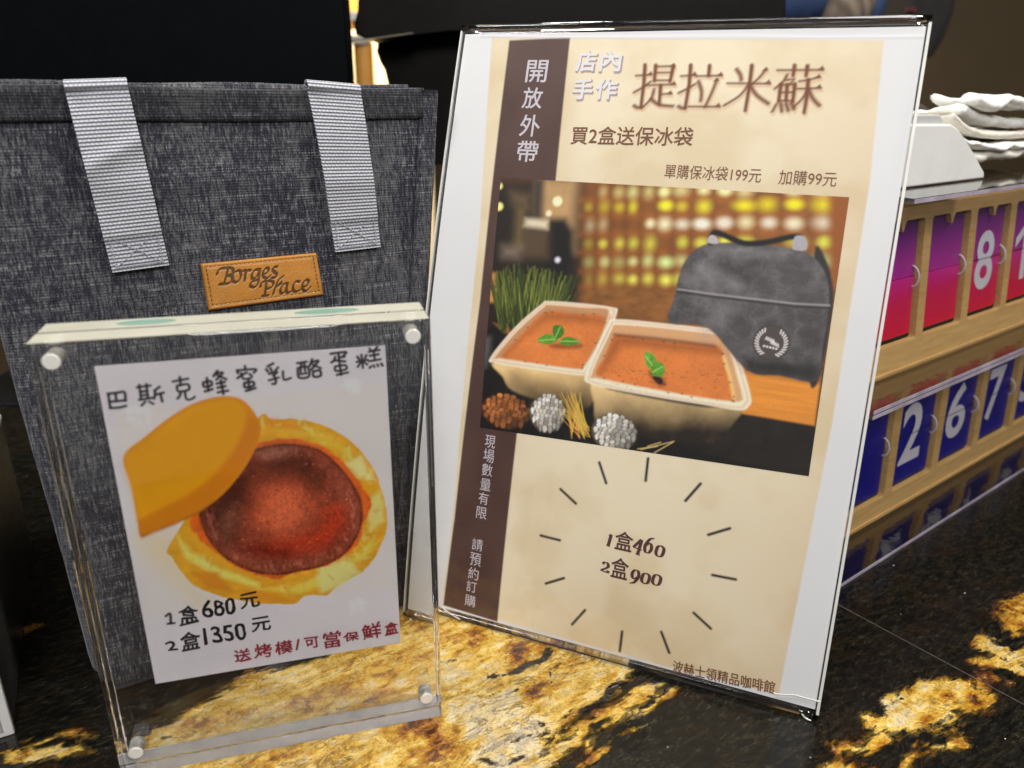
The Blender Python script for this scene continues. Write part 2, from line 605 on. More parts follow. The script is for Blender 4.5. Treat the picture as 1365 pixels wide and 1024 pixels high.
# ------------------------------------------------------------------ setting: counter, floor, wall
def granite():
    t = NT('polished_granite')
    geo = t.new('ShaderNodeTexCoord').outputs['Object']
    a = t.new('ShaderNodeAttribute', attribute_name='veins')
    sep = t.new('ShaderNodeSeparateColor')
    t.link(a.outputs['Color'], sep.inputs[0])
    gold, rust, dark = sep.outputs[0], sep.outputs[1], sep.outputs[2]
    rotv = t.map(geo, (1, 1, 1), (0, 0, math.radians(-33)))
    strk = t.map(rotv, (.35, 1, 1))
    nf = t.noise(strk, 260, 8, .68, .6).outputs['Fac']
    nm = t.noise(strk, 70, 6, .62, .8).outputs['Fac']
    nl = t.noise(geo, 26, 5, .6, 1.2).outputs['Fac']
    ng = t.noise(geo, 900, 3, .6).outputs['Fac']
    c = lambda n, k: t.math('MULTIPLY', t.math('SUBTRACT', n, .5), k)
    nd = t.noise(geo, 210, 6, .65, .9).outputs['Fac']
    # gold mask
    g = t.math('ADD', gold, c(nf, .75))
    g = t.math('ADD', g, c(nm, .45))
    g = t.math('ADD', g, c(nd, .25))
    gm = t.ramp(g, [(.455, (0, 0, 0)), (.56, (1, 1, 1))]).outputs['Color']
    # gold colours
    w = t.math('ADD', t.math('ADD', rust, t.math('MAXIMUM', t.math('MULTIPLY', t.math('SUBTRACT', .84, gold), .60), .13)), c(nm, 1.5))
    w = t.math('ADD', w, c(nl, 1.1))
    w = t.math('ADD', w, c(nd, 1.0))
    w = t.math('ADD', w, c(nf, .7))
    gc = t.ramp(w, [(.0, (.44, .38, .27)), (.12, (.62, .53, .33)), (.30, (.63, .46, .15)), (.48, (.58, .37, .055)), (.63, (.44, .22, .022)), (.78, (.27, .095, .010)), (.92, (.07, .022, .009))]).outputs['Color']
    spk = t.ramp(ng, [(.38, (.35, .28, .2)), (.45, (1, 1, 1))]).outputs['Color']
    gc = t.mix(.55, gc, spk, 'MULTIPLY')
    cell = t.new('ShaderNodeTexVoronoi'); cell.inputs['Scale'].default_value = 420
    t.link(t.map(strk, (1, 1, 1)), cell.inputs['Vector'])
    sc_ = t.new('ShaderNodeSeparateColor'); t.link(cell.outputs['Color'], sc_.inputs[0])
    gc = t.mix(.55, gc, t.ramp(sc_.outputs[0], [(0, (.52, .44, .34)), (.5, (.88, .84, .76)), (1, (1, 1, 1))]).outputs['Color'], 'MULTIPLY')
    hair = t.math('ABSOLUTE', t.math('SUBTRACT', t.noise(strk, 95, 7, .66, 1.6).outputs['Fac'], .5))
    hm = t.ramp(hair, [(.0, (1, 1, 1)), (.012, (.75, .75, .75)), (.03, (0, 0, 0))]).outputs['Color']
    hm = t.math('MULTIPLY', hm, t.ramp(nl, [(.44, (0, 0, 0)), (.56, (1, 1, 1))]).outputs['Color'])
    gc = t.mix(t.math('MULTIPLY', hm, .8), gc, (.06, .032, .015))
    gry = t.ramp(t.math('ADD', c(nd, 1.0), nm), [(.60, (0, 0, 0)), (.72, (1, 1, 1))]).outputs['Color']
    gc = t.mix(t.math('MULTIPLY', gry, .35), gc, (.15, .085, .03))
    # dark flecks inside gold
    d = t.math('ADD', dark, c(nf, .9))
    d = t.math('ADD', d, c(nd, .6))
    dm = t.ramp(d, [(.45, (0, 0, 0)), (.58, (1, 1, 1))]).outputs['Color']
    # black stone with olive and brown grain
    nk = t.noise(strk, 420, 8, .75, .4).outputs['Fac']
    bk = t.ramp(nk, [(.40, (.003, .003, .0027)), (.52, (.007, .0068, .0055)), (.60, (.016, .015, .010)), (.70, (.06, .052, .036))]).outputs['Color']
    br = t.ramp(t.math('ADD', nm, c(nk, .6)), [(.50, (0, 0, 0)), (.66, (1, 1, 1))]).outputs['Color']
    bk = t.mix(t.math('MULTIPLY', br, .45), bk, (.016, .0085, .003))
    bh = t.math('ABSOLUTE', t.math('SUBTRACT', t.noise(strk, 42, 9, .70, 1.0).outputs['Fac'], .5))
    bhm = t.ramp(bh, [(.0, (1, 1, 1)), (.010, (0, 0, 0))]).outputs['Color']
    bk = t.mix(t.math('MULTIPLY', t.math('MULTIPLY', bhm, nf), .20), bk, (.16, .12, .06))
    col = t.mix(gm, bk, gc)
    col = t.mix(dm, col, t.mix(.6, bk, (.030, .021, .012)))
    t.link(col, t.b.inputs['Base Color'])
    t.set(Roughness=.13)
    t.b.inputs['Specular IOR Level'].default_value = .36
    rg = t.ramp(nm, [(.3, (.06, .06, .06)), (.75, (.15, .15, .15))]).outputs['Color']
    t.link(rg, t.b.inputs['Roughness'])
    hb = t.math('ADD', t.math('MULTIPLY', nl, .5), t.math('MULTIPLY', nm, .6))
    b1 = t.bump(t.math('MULTIPLY', hb, t.math('ADD', t.math('MULTIPLY', gm, .75), .25)), .36, .0035)
    lump = t.noise(geo, 120, 3, .55, 1.4).outputs['Fac']
    b2 = t.bump(t.math('MULTIPLY', lump, t.math('ADD', t.math('MULTIPLY', gm, .9), .1)), .85, .0022, b1)
    b3 = t.bump(nf, .05, .0006, b2)
    t.link(b3, t.b.inputs['Normal'])
    return t.m

def build_counter():
    x0, x1, y0, y1, st = -460., 560., 228., 800., 1.6
    nu, nv = int((x1 - x0) / st) + 1, int((y1 - y0) / st) + 1
    U, V = np.meshgrid(np.linspace(x0, x1, nu), np.linspace(y0, y1, nv))
    wu = U + 16 * (fbm(U / 26, V / 26, 2, 4) - .5)
    wv = V + 16 * (fbm(U / 26, V / 26, 17, 4) - .5)
    golds = [
        [[(-158.97,229.54),(-161.62,252.1),(-166.4,268.9),(-150.95,285.25),(-130.29,308.5),(-96.3,323),(-73.44,347.85),(-64.42,364.8),(-50.84,365.04),(-28.11,344.12),(8.34,334.77),(33.38,323.33),(57.57,315.79),(63.74,306.11),(46.58,285.71),(31.56,273.89),(19,260.68),(7.25,244.89),(-7.86,224.47)]][0],
        [[(194.01,293.94),(202.86,299.66),(211.17,298.09),(222.68,300.66),(227.29,294.43),(231.36,287.71),(225.54,281.08),(208.41,274.51),(195.31,267.61),(185.13,265.92),(173.42,266.71),(158.69,267.11),(160.87,276.35),(166.27,280.5),(169.18,273.96),(175.49,275.3),(177.26,285.61),(184.05,289.71)]][0],
        [[(272.14,359.26),(283.21,366.07),(309.32,377.33),(289.86,343.37),(275.09,343.13),(263.15,334.42),(262.04,342.91)]][0],
        [[(170.3,261.95),(179.62,260.34),(189.74,262.21),(203.53,270.75),(208.67,264.82),(196.52,261.14),(183.99,258.1),(175.39,259.13)]][0],
        [[(131.17,247.99),(142.02,250.85),(149.4,249.31),(146.72,242.88),(126.72,240.54)]][0],
        [[(167.52,253.94),(177.39,255.75),(182.62,253.58),(171.62,251.23),(164.25,243.1),(161.61,243.07)]][0],
        [[(-217.59,252.37),(-210.38,254.54),(-196.55,255.33),(-181.42,253.74),(-175.23,250.87),(-182.43,246.72),(-203.83,243.6),(-213.82,246.31)]][0],
        [[(-214.78,256.29),(-207.6,257.91),(-195.87,259.29),(-186.78,260.34),(-176.11,258.33),(-172.99,256.85),(-178.52,257.39),(-187.16,259.22),(-195.2,258.07),(-206.89,256.7)]][0],
        [[(-258.44,331.88),(-253.7,334.64),(-245.89,331.2),(-248.94,328.51),(-253.6,326.69)]][0],
        [[(50.14,282.78),(63.15,295.49),(76.63,298.7),(64.48,285.81),(46.21,272.74),(34.65,263.94),(28.66,254.01),(15.39,241.5),(0.6,232.62),(-1.93,241.28),(18.68,260.38)]][0],
    ]
    thin = [
        [[(78.38,292.76),(70.25,286.84),(59.73,277.41),(48.7,271.01),(39.93,264.01),(35.3,256.51)]][0],
        [[(246.81,330.85),(247.31,325.98),(252.59,322.09),(263.18,319.12),(270.55,320.02)]][0],
        [[(235.04,311.81),(246.31,315.01),(252.97,312.09),(258.03,308.44)]][0],
        [[(140.84,254.71),(148.56,258.2),(158.78,262.96),(163.79,265.98)]][0],
        [[(227.29,294.43),(234.38,301.55),(238.68,300.19)]][0],
        [[(30.73,247.76),(44.07,254.21),(53.14,264.19),(61.89,269.45)]][0],
    ]
    d = np.full(U.shape, -1e9)
    for p in golds:
        d = np.maximum(d, sdf_poly(wu, wv, p))
    for p, r in zip(thin, (2.2, 7., 5., 3.0, 4.5, 1.2)):
        for a, b in zip(p, p[1:]):
            ax, ay = a; ex, ey = b[0] - a[0], b[1] - a[1]
            t = np.clip(((wu - ax) * ex + (wv - ay) * ey) / (ex * ex + ey * ey), 0, 1)
            d = np.maximum(d, r - np.hypot(wu - ax - ex * t, wv - ay - ey * t))
    far = -60 + 90 * (fbm(U / 90, V / 60, 44, 4) - .38)     # a few more veins out of sight behind
    d = np.where((V > 560) | (U < -300), np.maximum(d, far), d)
    gold = np.clip(.5 + d / 26, 0, 1)
    w2u = wu + 15 * (fbm(U / 9, V / 9, 61, 4) - .5)
    w2v = wv + 15 * (fbm(U / 9, V / 9, 77, 4) - .5)
    rust = np.full(U.shape, .30)
    def sp(px, py, r, amt):
        nonlocal rust
        rust = rust + .75 * amt * np.exp(-(((w2u - px) ** 2 + (w2v - py) ** 2) / (r * r)))
    for (px, py), r, amt in zip([(-34.35,259.56),(-38.37,269.84),(-27.48,255.14),(-18.18,325.7),(8.18,321.06),(12.33,283.57),(-0.19,313.57),(-6.48,268.36),(-18.14,279.03),(4.59,269.47),(-4.01,255.46),(18.69,288.92),(37.15,304.71),(-28.4,314.34),(16.61,274.52),(-61.33,287.75),(-66.43,273.35),(-96.15,287.25),(-86.79,293.86)],
                                (14, 9, 8, 9, 8, 10, 12, 22, 16, 16, 14, 9, 12, 10, 14, 14, 14, 16, 12),
                                (.5, .35, .4, .6, .55, .45, .1, -.28, -.2, -.2, -.2, .1, -.12, .1, -.1, .35, .3, .25, -.2)):
        sp(px, py, r, amt)
    for (px, py), r, amt in zip([(209.26,288.73),(222.66,286.26),(192.13,274.28),(181.71,280.46),(206.1,294.12),(276.97,355.65),(267.33,339.56),(234.58,300.13),(166.03,277.69),(202.21,268.3),(145.83,249.26),(264.39,315.29),(178.93,255.21)],
                                (5, 6, 5, 12, 12, 10, 8, 9, 5, 8, 6, 20, 8), (.55, .5, .5, -.25, -.12, .4, .4, .55, .35, .05, .3, -.3, .3)):
        sp(px, py, r, amt)
    px, py = [(-194.57,251.79)][0]
    sp(px, py, 30, -.2)
    dark = np.full(U.shape, .12)
    darks = [
        ([(24.08,318.83),(21.19,310.31),(14.53,307.27),(7.98,304.85),(3.92,301.92)], 4.2), ([(3.92,301.92),(-3.29,300.11),(-11.24,298.31)], 1.8),
        ([(29.67,308.09),(24.86,302.23),(22.86,294.38)], 1.4), ([(-31.78,305.4),(-23.01,307.87)], .9), ([(-11.55,285.31),(-4.58,284.37),(1.56,287.61)], .9),
        ([(11.28,270.53),(17.73,264.9),(7.45,261.04),(-1.19,257.29)], 1.6), ([(-13.56,246.63),(-4.52,245.9),(4.52,252.04)], 2.2),
        ([(-155.76,270.12),(-146.18,269.25)], 1.6), ([(-138.92,258.62),(-128.77,263.56),(-121.73,269.59)], 1.4), ([(-165.72,265),(-163.23,273.07)], 3.0),
        ([(-85.72,286.91),(-73.76,291.54),(-64.4,293.94)], 1.2), ([(-61.44,276.57),(-52.99,283.04)], .8), ([(189.73,287.11),(179.77,280.43)], 1.0),
        ([(55.98,295.39),(48.35,291.34),(41.72,281.73),(35.71,276.16)], 3.5),
    ]
    for p, r in darks:
        for a, b in zip(p, p[1:]):
            ax, ay = a; ex, ey = b[0] - a[0], b[1] - a[1]
            t = np.clip(((wu - ax) * ex + (wv - ay) * ey) / (ex * ex + ey * ey), 0, 1)
            dark = np.maximum(dark, .5 + (r * .55 - np.hypot(wu - ax - ex * t, wv - ay - ey * t)) / 7)
    co = np.stack([U.ravel(), V.ravel(), np.zeros(U.size)], 1) * MM
    idx = np.arange(nu * nv).reshape(nv, nu)
    q = np.stack([idx[:-1, :-1], idx[:-1, 1:], idx[1:, 1:], idx[1:, :-1]], -1).reshape(-1, 4)
    at = np.stack([gold, np.clip(rust, 0, 1), np.clip(dark, 0, 1)], -1).reshape(-1, 3)
    mat = granite()
    o = grid_mesh('counter_top', co, q, {'veins': at}, mat)
    # the slab's edge and underside, and the rest of the counter around the worked patch
    bm = box_bm(x0, x1, y0, y1, -32, -.02)
    for f in [f for f in bm.faces if f.calc_center_median().z > -1]:
        bm.faces.remove(f)
    b = bm_obj('counter_slab', bm, plain('dark_stone_edge', (.02, .018, .015), .25, var=.3), o)
    tag(o, kind='structure')
    return o

build_counter()
sm = [(183.36,358.13),(241.02,283.28),(257.37,263.9)]
sv_ = []
for a, b in ((sm[0], 1), (sm[2], 1)):
    sv_ += [(a[0] - .18, a[1] - .25, .06), (a[0] + .18, a[1] + .25, .06)]
sj = mesh_obj('counter_joint', sv_, [(0, 2, 3, 1)], plain('pale_joint_filler', (.06, .055, .045), .5, var=.4, vscale=300))
tag(sj, kind='structure')
cb = bmesh.new()
rc = random.Random(3)
for (x, y), r in zip([(232.14,396.78),(260.54,369.76),(214.8,350.1),(133.7,341.76),(129.81,251.95),(69.47,256.8),(220.42,263.4),(59.07,253.02),(180.09,252.61),(92.94,265.94),(197.4,330.62)], (.34, .36, .22, .2, .22, .2, .25)):
    g_ = bmesh.new(); bmesh.ops.create_icosphere(g_, subdivisions=2, radius=r)
    for v in g_.verts:
        v.co = Vector((v.co.x * rc.uniform(.8, 1.3) + x, v.co.y * rc.uniform(.8, 1.3) + y, max(v.co.z * .7 + .3 * r, .02)))
    me = bpy.data.meshes.new('tmp'); g_.to_mesh(me); g_.free(); cb.from_mesh(me); bpy.data.meshes.remove(me)
cr_ = bm_obj('pale_specks', cb, plain('pale_speck', (.7, .66, .58), .7, var=.1), None)  # flattened pale balls scattered over the counter
tag(cr_, 'tiny pale specks scattered on the dark granite', 'pale_specks', kind='stuff')

fl = bm_obj('floor', box_bm(-6000, 6000, -2000, 5000, -960, -950), plain('brown_floor', (.06, .035, .018), .4, var=.25, vscale=6))
tag(fl, kind='structure')
M_WALLB = plain('olive_brown_wall', (.075, .053, .026), .8, var=.15, vscale=3)
wl = bm_obj('back_wall', box_bm(-6000, 6000, 2600, 2660, -950, 2400), M_WALLB)
tag(wl, kind='structure')

# ------------------------------------------------------------------ cooler bag
BAG_YAW, BAG_LEAN = .485, .15
bag = thing('cooler_bag', 'dark grey heathered fabric cooler bag with grey webbing straps and a tan leather patch', 'bag', (-196.4, 288, 0), BAG_YAW)
cl, sl_ = math.cos(BAG_LEAN), math.sin(BAG_LEAN)

def bagp(u, v, out=0.0):
    """point on the leaning front panel, mm; out = towards the viewer"""
    return (u, v * sl_ - out * cl, v * cl + out * sl_)

def fabric(name, k=1.0):
    t = NT(name)
    o = t.obj()
    vs = t.noise(t.map(o, (1, 1, .05)), 1150, 3, .7).outputs['Fac']        # warp slubs
    hs = t.noise(t.map(o, (.05, .05, 1)), 1050, 3, .7).outputs['Fac']     # weft slubs
    big = t.noise(t.map(o, (1, 1, .28)), 42, 5, .6, .3).outputs['Fac']
    med = t.noise(t.map(o, (1, 1, .12)), 190, 4, .65).outputs['Fac']
    fine = t.noise(o, 1500, 2, .6).outputs['Fac']
    a = t.math('ADD', t.math('MULTIPLY', vs, .66), t.math('MULTIPLY', hs, .24))
    a = t.math('ADD', a, t.math('MULTIPLY', med, .26))
    a = t.math('ADD', a, t.math('MULTIPLY', big, .34))
    a = t.math('ADD', a, t.math('MULTIPLY', fine, .40))
    c = t.ramp(a, [(.74, (.006 * k, .0066 * k, .011 * k)), (.90, (.020 * k, .022 * k, .035 * k)), (1.02 - .02, (.085 * k, .085 * k, .09 * k))])
    c.color_ramp.elements[2].position = 1.0
    sp = t.ramp(t.math('MULTIPLY', vs, hs), [(.30, (0, 0, 0)), (.40, (1, 1, 1))]).outputs['Color']
    col = t.mix(t.math('MULTIPLY', sp, .75), c.outputs['Color'], (.235 * k, .235 * k, .245 * k))
    t.link(col, t.b.inputs['Base Color'])
    t.set(Roughness=.85)
    t.b.inputs['Specular IOR Level'].default_value = .25
    t.b.inputs['Sheen Weight'].default_value = .15
    w1 = t.new('ShaderNodeTexWave', bands_direction='X'); w1.inputs['Scale'].default_value = 260
    w2 = t.new('ShaderNodeTexWave', bands_direction='Z'); w2.inputs['Scale'].default_value = 260
    t.link(o, w1.inputs['Vector']); t.link(o, w2.inputs['Vector'])
    wv = t.math('ADD', w1.outputs['Fac'], w2.outputs['Fac'])
    h = t.math('ADD', t.math('MULTIPLY', wv, .3), a)
    t.link(t.bump(h, .6, .0006), t.b.inputs['Normal'])
    return t.m

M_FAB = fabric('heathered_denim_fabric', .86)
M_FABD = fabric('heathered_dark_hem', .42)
BW = lambda v: (-.055 * v + 0.0, 150 + 47 * (v / 268) ** .8)
BAG_H, BAG_D = 268.0, 95.0

def bag_front_off(u, v):
    """soft bulge and folds of the front panel (mm towards the viewer)"""
    ul, ur = BW(v)
    s = (u - ul) / (ur - ul)
    b = 2.2 * np.sin(np.pi * np.clip(s, 0, 1)) * np.sin(np.pi * np.clip(v / BAG_H, 0, 1)) - 2.2 * np.sin(np.pi * np.clip(s, 0, 1))
    b = b + 2.1 * (fbm(u / 60 + 3, v / 45, 8, 3) - .5) * 2 * np.sin(np.pi * np.clip(v / BAG_H, 0, 1))
    b = b + .8 * np.exp(-((v - (232 - .03 * u)) / 5) ** 2) * (fbm(u / 30, v * 0, 4, 2) + .3)
    return b

def build_bag():
    vs, fs = [], []
    NV = 90
    for j in range(NV + 1):
        v = BAG_H * j / NV
        ul, ur = BW(v)
        rb = 5.0 if v > 12 else 5 + (12 - v) * .5
        inset = 0 if v > 8 else (8 - v) ** 2 / 16
        ring = []
        for i in range(101):
            s = i / 100
            u = ul + rb * .4 + (ur - ul - rb * .8) * s
            e = min(s, 1 - s) * (ur - ul)
            off = float(bag_front_off(u, v)) - max(0, (rb - e)) ** 2 / (2 * rb) - inset
            ring.append(bagp(u, v, off))
        pin = 10 * math.sin(math.pi * min(v / BAG_H, 1)) * .8      # side gussets fold inward
        for k in range(1, 14):
            q = k / 14
            x = ur - pin * math.sin(math.pi * q)
            p = bagp(x, v, 0)
            ring.append((p[0], p[1] + rb * .7 + (BAG_D - rb * .7 - v * .30) * q, p[2]))
        for i in range(21):
            s = 1 - i / 20
            u = ul + (ur - ul) * s
            p = bagp(u, v, 0)
            ring.append((p[0], p[1] + BAG_D - v * .30, p[2] + (2.4 if v > 200 else 0) * (v - 200) / 68))
        for k in range(1, 14):
            q = 1 - k / 14
            x = ul + pin * math.sin(math.pi * q)
            p = bagp(x, v, 0)
            ring.append((p[0], p[1] + rb * .7 + (BAG_D - rb * .7 - v * .30) * q, p[2]))
        vs += ring
    n = 101 + 13 + 21 + 13
    for j in range(NV):
        for i in range(n):
            k = (i + 1) % n
            fs.append((j * n + i, j * n + k, (j + 1) * n + k, (j + 1) * n + i))
    fs.append(tuple(range(n))[::-1])
    mesh_obj('body', vs, fs, M_FAB, bag, smooth=True)
    # dark inside just under the rim
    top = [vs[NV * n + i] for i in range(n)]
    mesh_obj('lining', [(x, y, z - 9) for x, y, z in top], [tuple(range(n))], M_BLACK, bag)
    # folded hem along the front rim
    def ribbon(name, path, mat, thick, nrm=None):
        pass
    hv, hf = [], []
    prof = [(255.5, .2), (255.2, 1.2), (256.4, 1.9), (258.5, 1.6), (262, 1.5), (266, 1.7), (268.6, 1.6), (269.6, .6), (269.6, -1.6), (268.2, -2.4), (258, -2.4)]
    NU = 110
    ul, ur = BW(262)
    for i in range(NU + 1):
        u = ul + (ur - ul - 6.5) * i / NU
        for v, o in prof:
            w = .35 * (fbm(np.array(u / 9.), np.array(v / 50.), 3, 2) - .5)
            hv.append(bagp(u, v + (0.6 * math.sin(u / 24.)) * (1 if v > 260 else .5), o + float(bag_front_off(u, min(v, 267))) + float(w)))
    m_ = len(prof)
    for i in range(NU):
        for k in range(m_):
            l = (k + 1) % m_
            hf.append((i * m_ + k, i * m_ + l, (i + 1) * m_ + l, (i + 1) * m_ + k))
    hf += [tuple(range(m_)), tuple(NU * m_ + k for k in range(m_))[::-1]]
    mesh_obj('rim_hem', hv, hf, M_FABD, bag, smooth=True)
    # back rim, seen as a second ridge behind the front one
    bv, bf = [], []
    for i in range(NU + 1):
        u = ul + 4 + (ur - ul - 14) * i / NU
        for dy, dz in ((0, -8), (0, 2.6), (1, 3.4), (4, 3.4), (5, 2.6), (5, -8)):
            p = bagp(u, BAG_H, 0)
            bv.append((p[0], p[1] + 8 + dy, p[2] + dz + .4 * math.sin(u / 13.)))
    for i in range(NU):
        for k in range(6):
            l = (k + 1) % 6
            bf.append((i * 6 + k, i * 6 + l, (i + 1) * 6 + l, (i + 1) * 6 + k))
    bf += [tuple(range(6)), tuple(NU * 6 + k for k in range(6))[::-1]]
    mesh_obj('rear_rim', bv, bf, M_FAB, bag, smooth=True)
    # bound seam down the right-hand edge
    sv, sf = [], []
    NVV = 60
    for j in range(NVV + 1):
        v = 3 + (BAG_H + 1.2 - 3) * j / NVV
        ur = BW(min(v, BAG_H))[1]
        for du, o in ((-7.5, .1), (-7.2, 1.2), (-5.5, 1.7), (-2, 1.6), (1.6, 1.2), (2.2, -.5), (2.2, -3.5), (-3, -3.5)):
            sv.append(bagp(ur + du, v, o + .25 * math.sin(v / 7.)))
    for j in range(NVV):
        for k in range(8):
            l = (k + 1) % 8
            sf.append((j * 8 + k, j * 8 + l, (j + 1) * 8 + l, (j + 1) * 8 + k))
    sf += [tuple(range(8)), tuple(NVV * 8 + k for k in range(8))[::-1]]
    mesh_obj('side_binding', sv, sf, M_FAB, bag, smooth=True)

build_bag()

def webbing():
    t = NT('grey_webbing')
    uv = t.new('ShaderNodeUVMap', uv_map='UVMap').outputs[0]
    sep = t.new('ShaderNodeSeparateXYZ'); t.link(uv, sep.inputs[0])
    row = t.math('DIVIDE', sep.outputs['Y'], .00150)
    fr_ = t.math('FRACT', row)
    rib = t.math('SINE', t.math('MULTIPLY', fr_, math.pi))
    ofs = t.math('MULTIPLY', t.math('MODULO', t.math('FLOOR', row), 2.0), .5)
    col_ = t.math('FRACT', t.math('ADD', t.math('DIVIDE', sep.outputs['X'], .00165), ofs))
    dash = t.math('SINE', t.math('MULTIPLY', col_, math.pi))
    n = t.noise(t.map(uv, (1, 1, 1)), 900, 4, .65)
    nb = t.noise(uv, 160, 3, .6)
    h = t.math('ADD', t.math('MULTIPLY', rib, t.math('ADD', t.math('MULTIPLY', dash, .35), .65)), t.math('MULTIPLY', t.math('SUBTRACT', n.outputs['Fac'], .5), .55))
    col = t.ramp(h, [(.12, (.075, .085, .13)), (.42, (.24, .255, .30)), (.72, (.44, .445, .47)), (1, (.58, .58, .58))]).outputs['Color']
    col = t.mix(.35, col, t.ramp(nb.outputs['Fac'], [(.3, (.72, .73, .76)), (.7, (1, 1, 1))]).outputs['Color'], 'MULTIPLY')
    t.link(col, t.b.inputs['Base Color'])
    t.set(Roughness=.75)
    t.link(t.bump(h, .8, .0007), t.b.inputs['Normal'])
    return t.m

M_WEB = webbing()
M_THREAD = plain('grey_thread', (.33, .35, .40), .7, var=.1)

def strap(name, tl, tr, br_, bl, wob, label):
    """flat webbing: up the inside, over the rim and down the front, sewn at the end"""
    tl, tr, br_, bl = [np.array(p, float) for p in (tl, tr, br_, bl)]
    c0, c1 = (tl + tr) / 2, (bl + br_) / 2
    hw0, hw1 = (tr - tl) / 2, (br_ - bl) / 2
    rows = []
    for k in range(8):          # inside the bag, rising to the rim
        rows.append((0, 'in', -34 + 34 * k / 7))
    for k in range(1, 10):
        rows.append((0, 'over', k / 9))
    for k in range(1, 70):
        rows.append((k / 69, 'down', 0))
    NW, th = 10, 1.5
    V3, UV, F_ = [], [], []
    for j, (q, kind, a) in enumerate(rows):
        c = c0 + (c1 - c0) * q
        hw = hw0 + (hw1 - hw0) * q
        for side in (1, 0):
            for i in range(NW + 1):
                s = i / NW * 2 - 1
                p = c + hw * s
                if kind == 'in':
                    r = bagp(p[0], p[1] - 2, 0)
                    r = (r[0], r[1] + 3.2 + side * th, r[2] + .6 + a)
                elif kind == 'over':
                    ang = math.pi * a
                    rad = 3.2 + (side) * th
                    r0 = bagp(p[0], p[1] - 2, 0)
                    r = (r0[0], r0[1] + .35 + math.cos(ang) * rad * .9, r0[2] + .6 + math.sin(ang) * rad * .72)
                else:
                    bul = 2.4 + (1.6 * math.exp(-((q - .36 + .07 * s) / .05) ** 2) if wob > 1 else 0) + 2.4 * math.sin(math.pi * min(q * 1.15, 1)) ** 1.0 + wob * math.sin(q * 9 + s * .9) * (1 - q) * .8
                    if q > .82: bul = 1.9 * (1 - (q - .82) / .18 * .15)
                    fo = float(bag_front_off(p[0], min(p[1], 267)))
                    r = bagp(p[0], p[1] - 2 * (1 - q), fo + bul + side * th - .25 * s * s)
                V3.append(r)
                UV.append(((s + 1) * .0115, j * .00155 * .68))
    W = (NW + 1) * 2
    for j in range(len(rows) - 1):
        for i in range(NW):
            a = j * W + i
            F_.append((a, a + 1, a + W + 1, a + W))
            b = j * W + NW + 1 + i
            F_.append((b, b + W, b + W + 1, b + 1))
        for i, k in ((0, NW + 1), (NW, 2 * NW + 1)):
            F_.append((j * W + i, j * W + k, (j + 1) * W + k, (j + 1) * W + i))
    e = (len(rows) - 1) * W
    F_.append(tuple(range(e, e + NW + 1)) + tuple(range(e + W - 1, e + NW, -1)))
    o = mesh_obj('handle_strap', V3, F_, M_WEB, bag, smooth=True)
    o.data.uv_layers.new(name='UVMap')
    ul = o.data.uv_layers['UVMap'].data
    for lp in o.data.loops:
        ul[lp.index].uv = UV[lp.vertex_index]
    mod = o.modifiers.new('edge', 'EDGE_SPLIT'); mod.split_angle = math.radians(50)
    o['label'] = label
    # box stitching with a cross
    bm = bmesh.new()
    q0, q1 = .80, .975
    def pt(q, s):
        c = c0 + (c1 - c0) * q
        hw = hw0 + (hw1 - hw0) * q
        p = c + hw * s
        return bagp(p[0], p[1] - 2 * (1 - q), float(bag_front_off(p[0], min(p[1], 267))) + 3.55)
    segs = [((q0, -.82), (q0, .82)), ((q0, .82), (q1, .82)), ((q1, .82), (q1, -.82)), ((q1, -.82), (q0, -.82)), ((q0, -.82), (q1, .82)), ((q0, .82), (q1, -.82))]
    for (qa, sa), (qb, sb) in segs:
        N = 12
        for k in range(N):
            t0, t1 = (k + .12) / N, (k + .85) / N
            a = pt(qa + (qb - qa) * t0, sa + (sb - sa) * t0)
            b = pt(qa + (qb - qa) * t1, sa + (sb - sa) * t1)
            tb = tube_bm([a, tuple((np.array(a) + b) / 2 + np.array([0, -.12, 0])), b], .22, 6)
            me = bpy.data.meshes.new('tmp'); tb.to_mesh(me); tb.free(); bm.from_mesh(me); bpy.data.meshes.remove(me)
    bm_obj('stitching', bm, M_THREAD, o, smooth=True)
    return o

L1 = [(33.17,269.88),(56.84,271.07),(61.79,193.73),(38.81,192.51)]
R1 = [(132.82,271.4),(157.87,269.66),(160.64,194.02),(137.45,193.27)]
strap('strap', *L1, 1.3, 'wider grey webbing strap end left of the patch, creased near the rim')
strap('strap', *R1, .5, 'narrower looking grey webbing strap end sewn above and right of the patch')

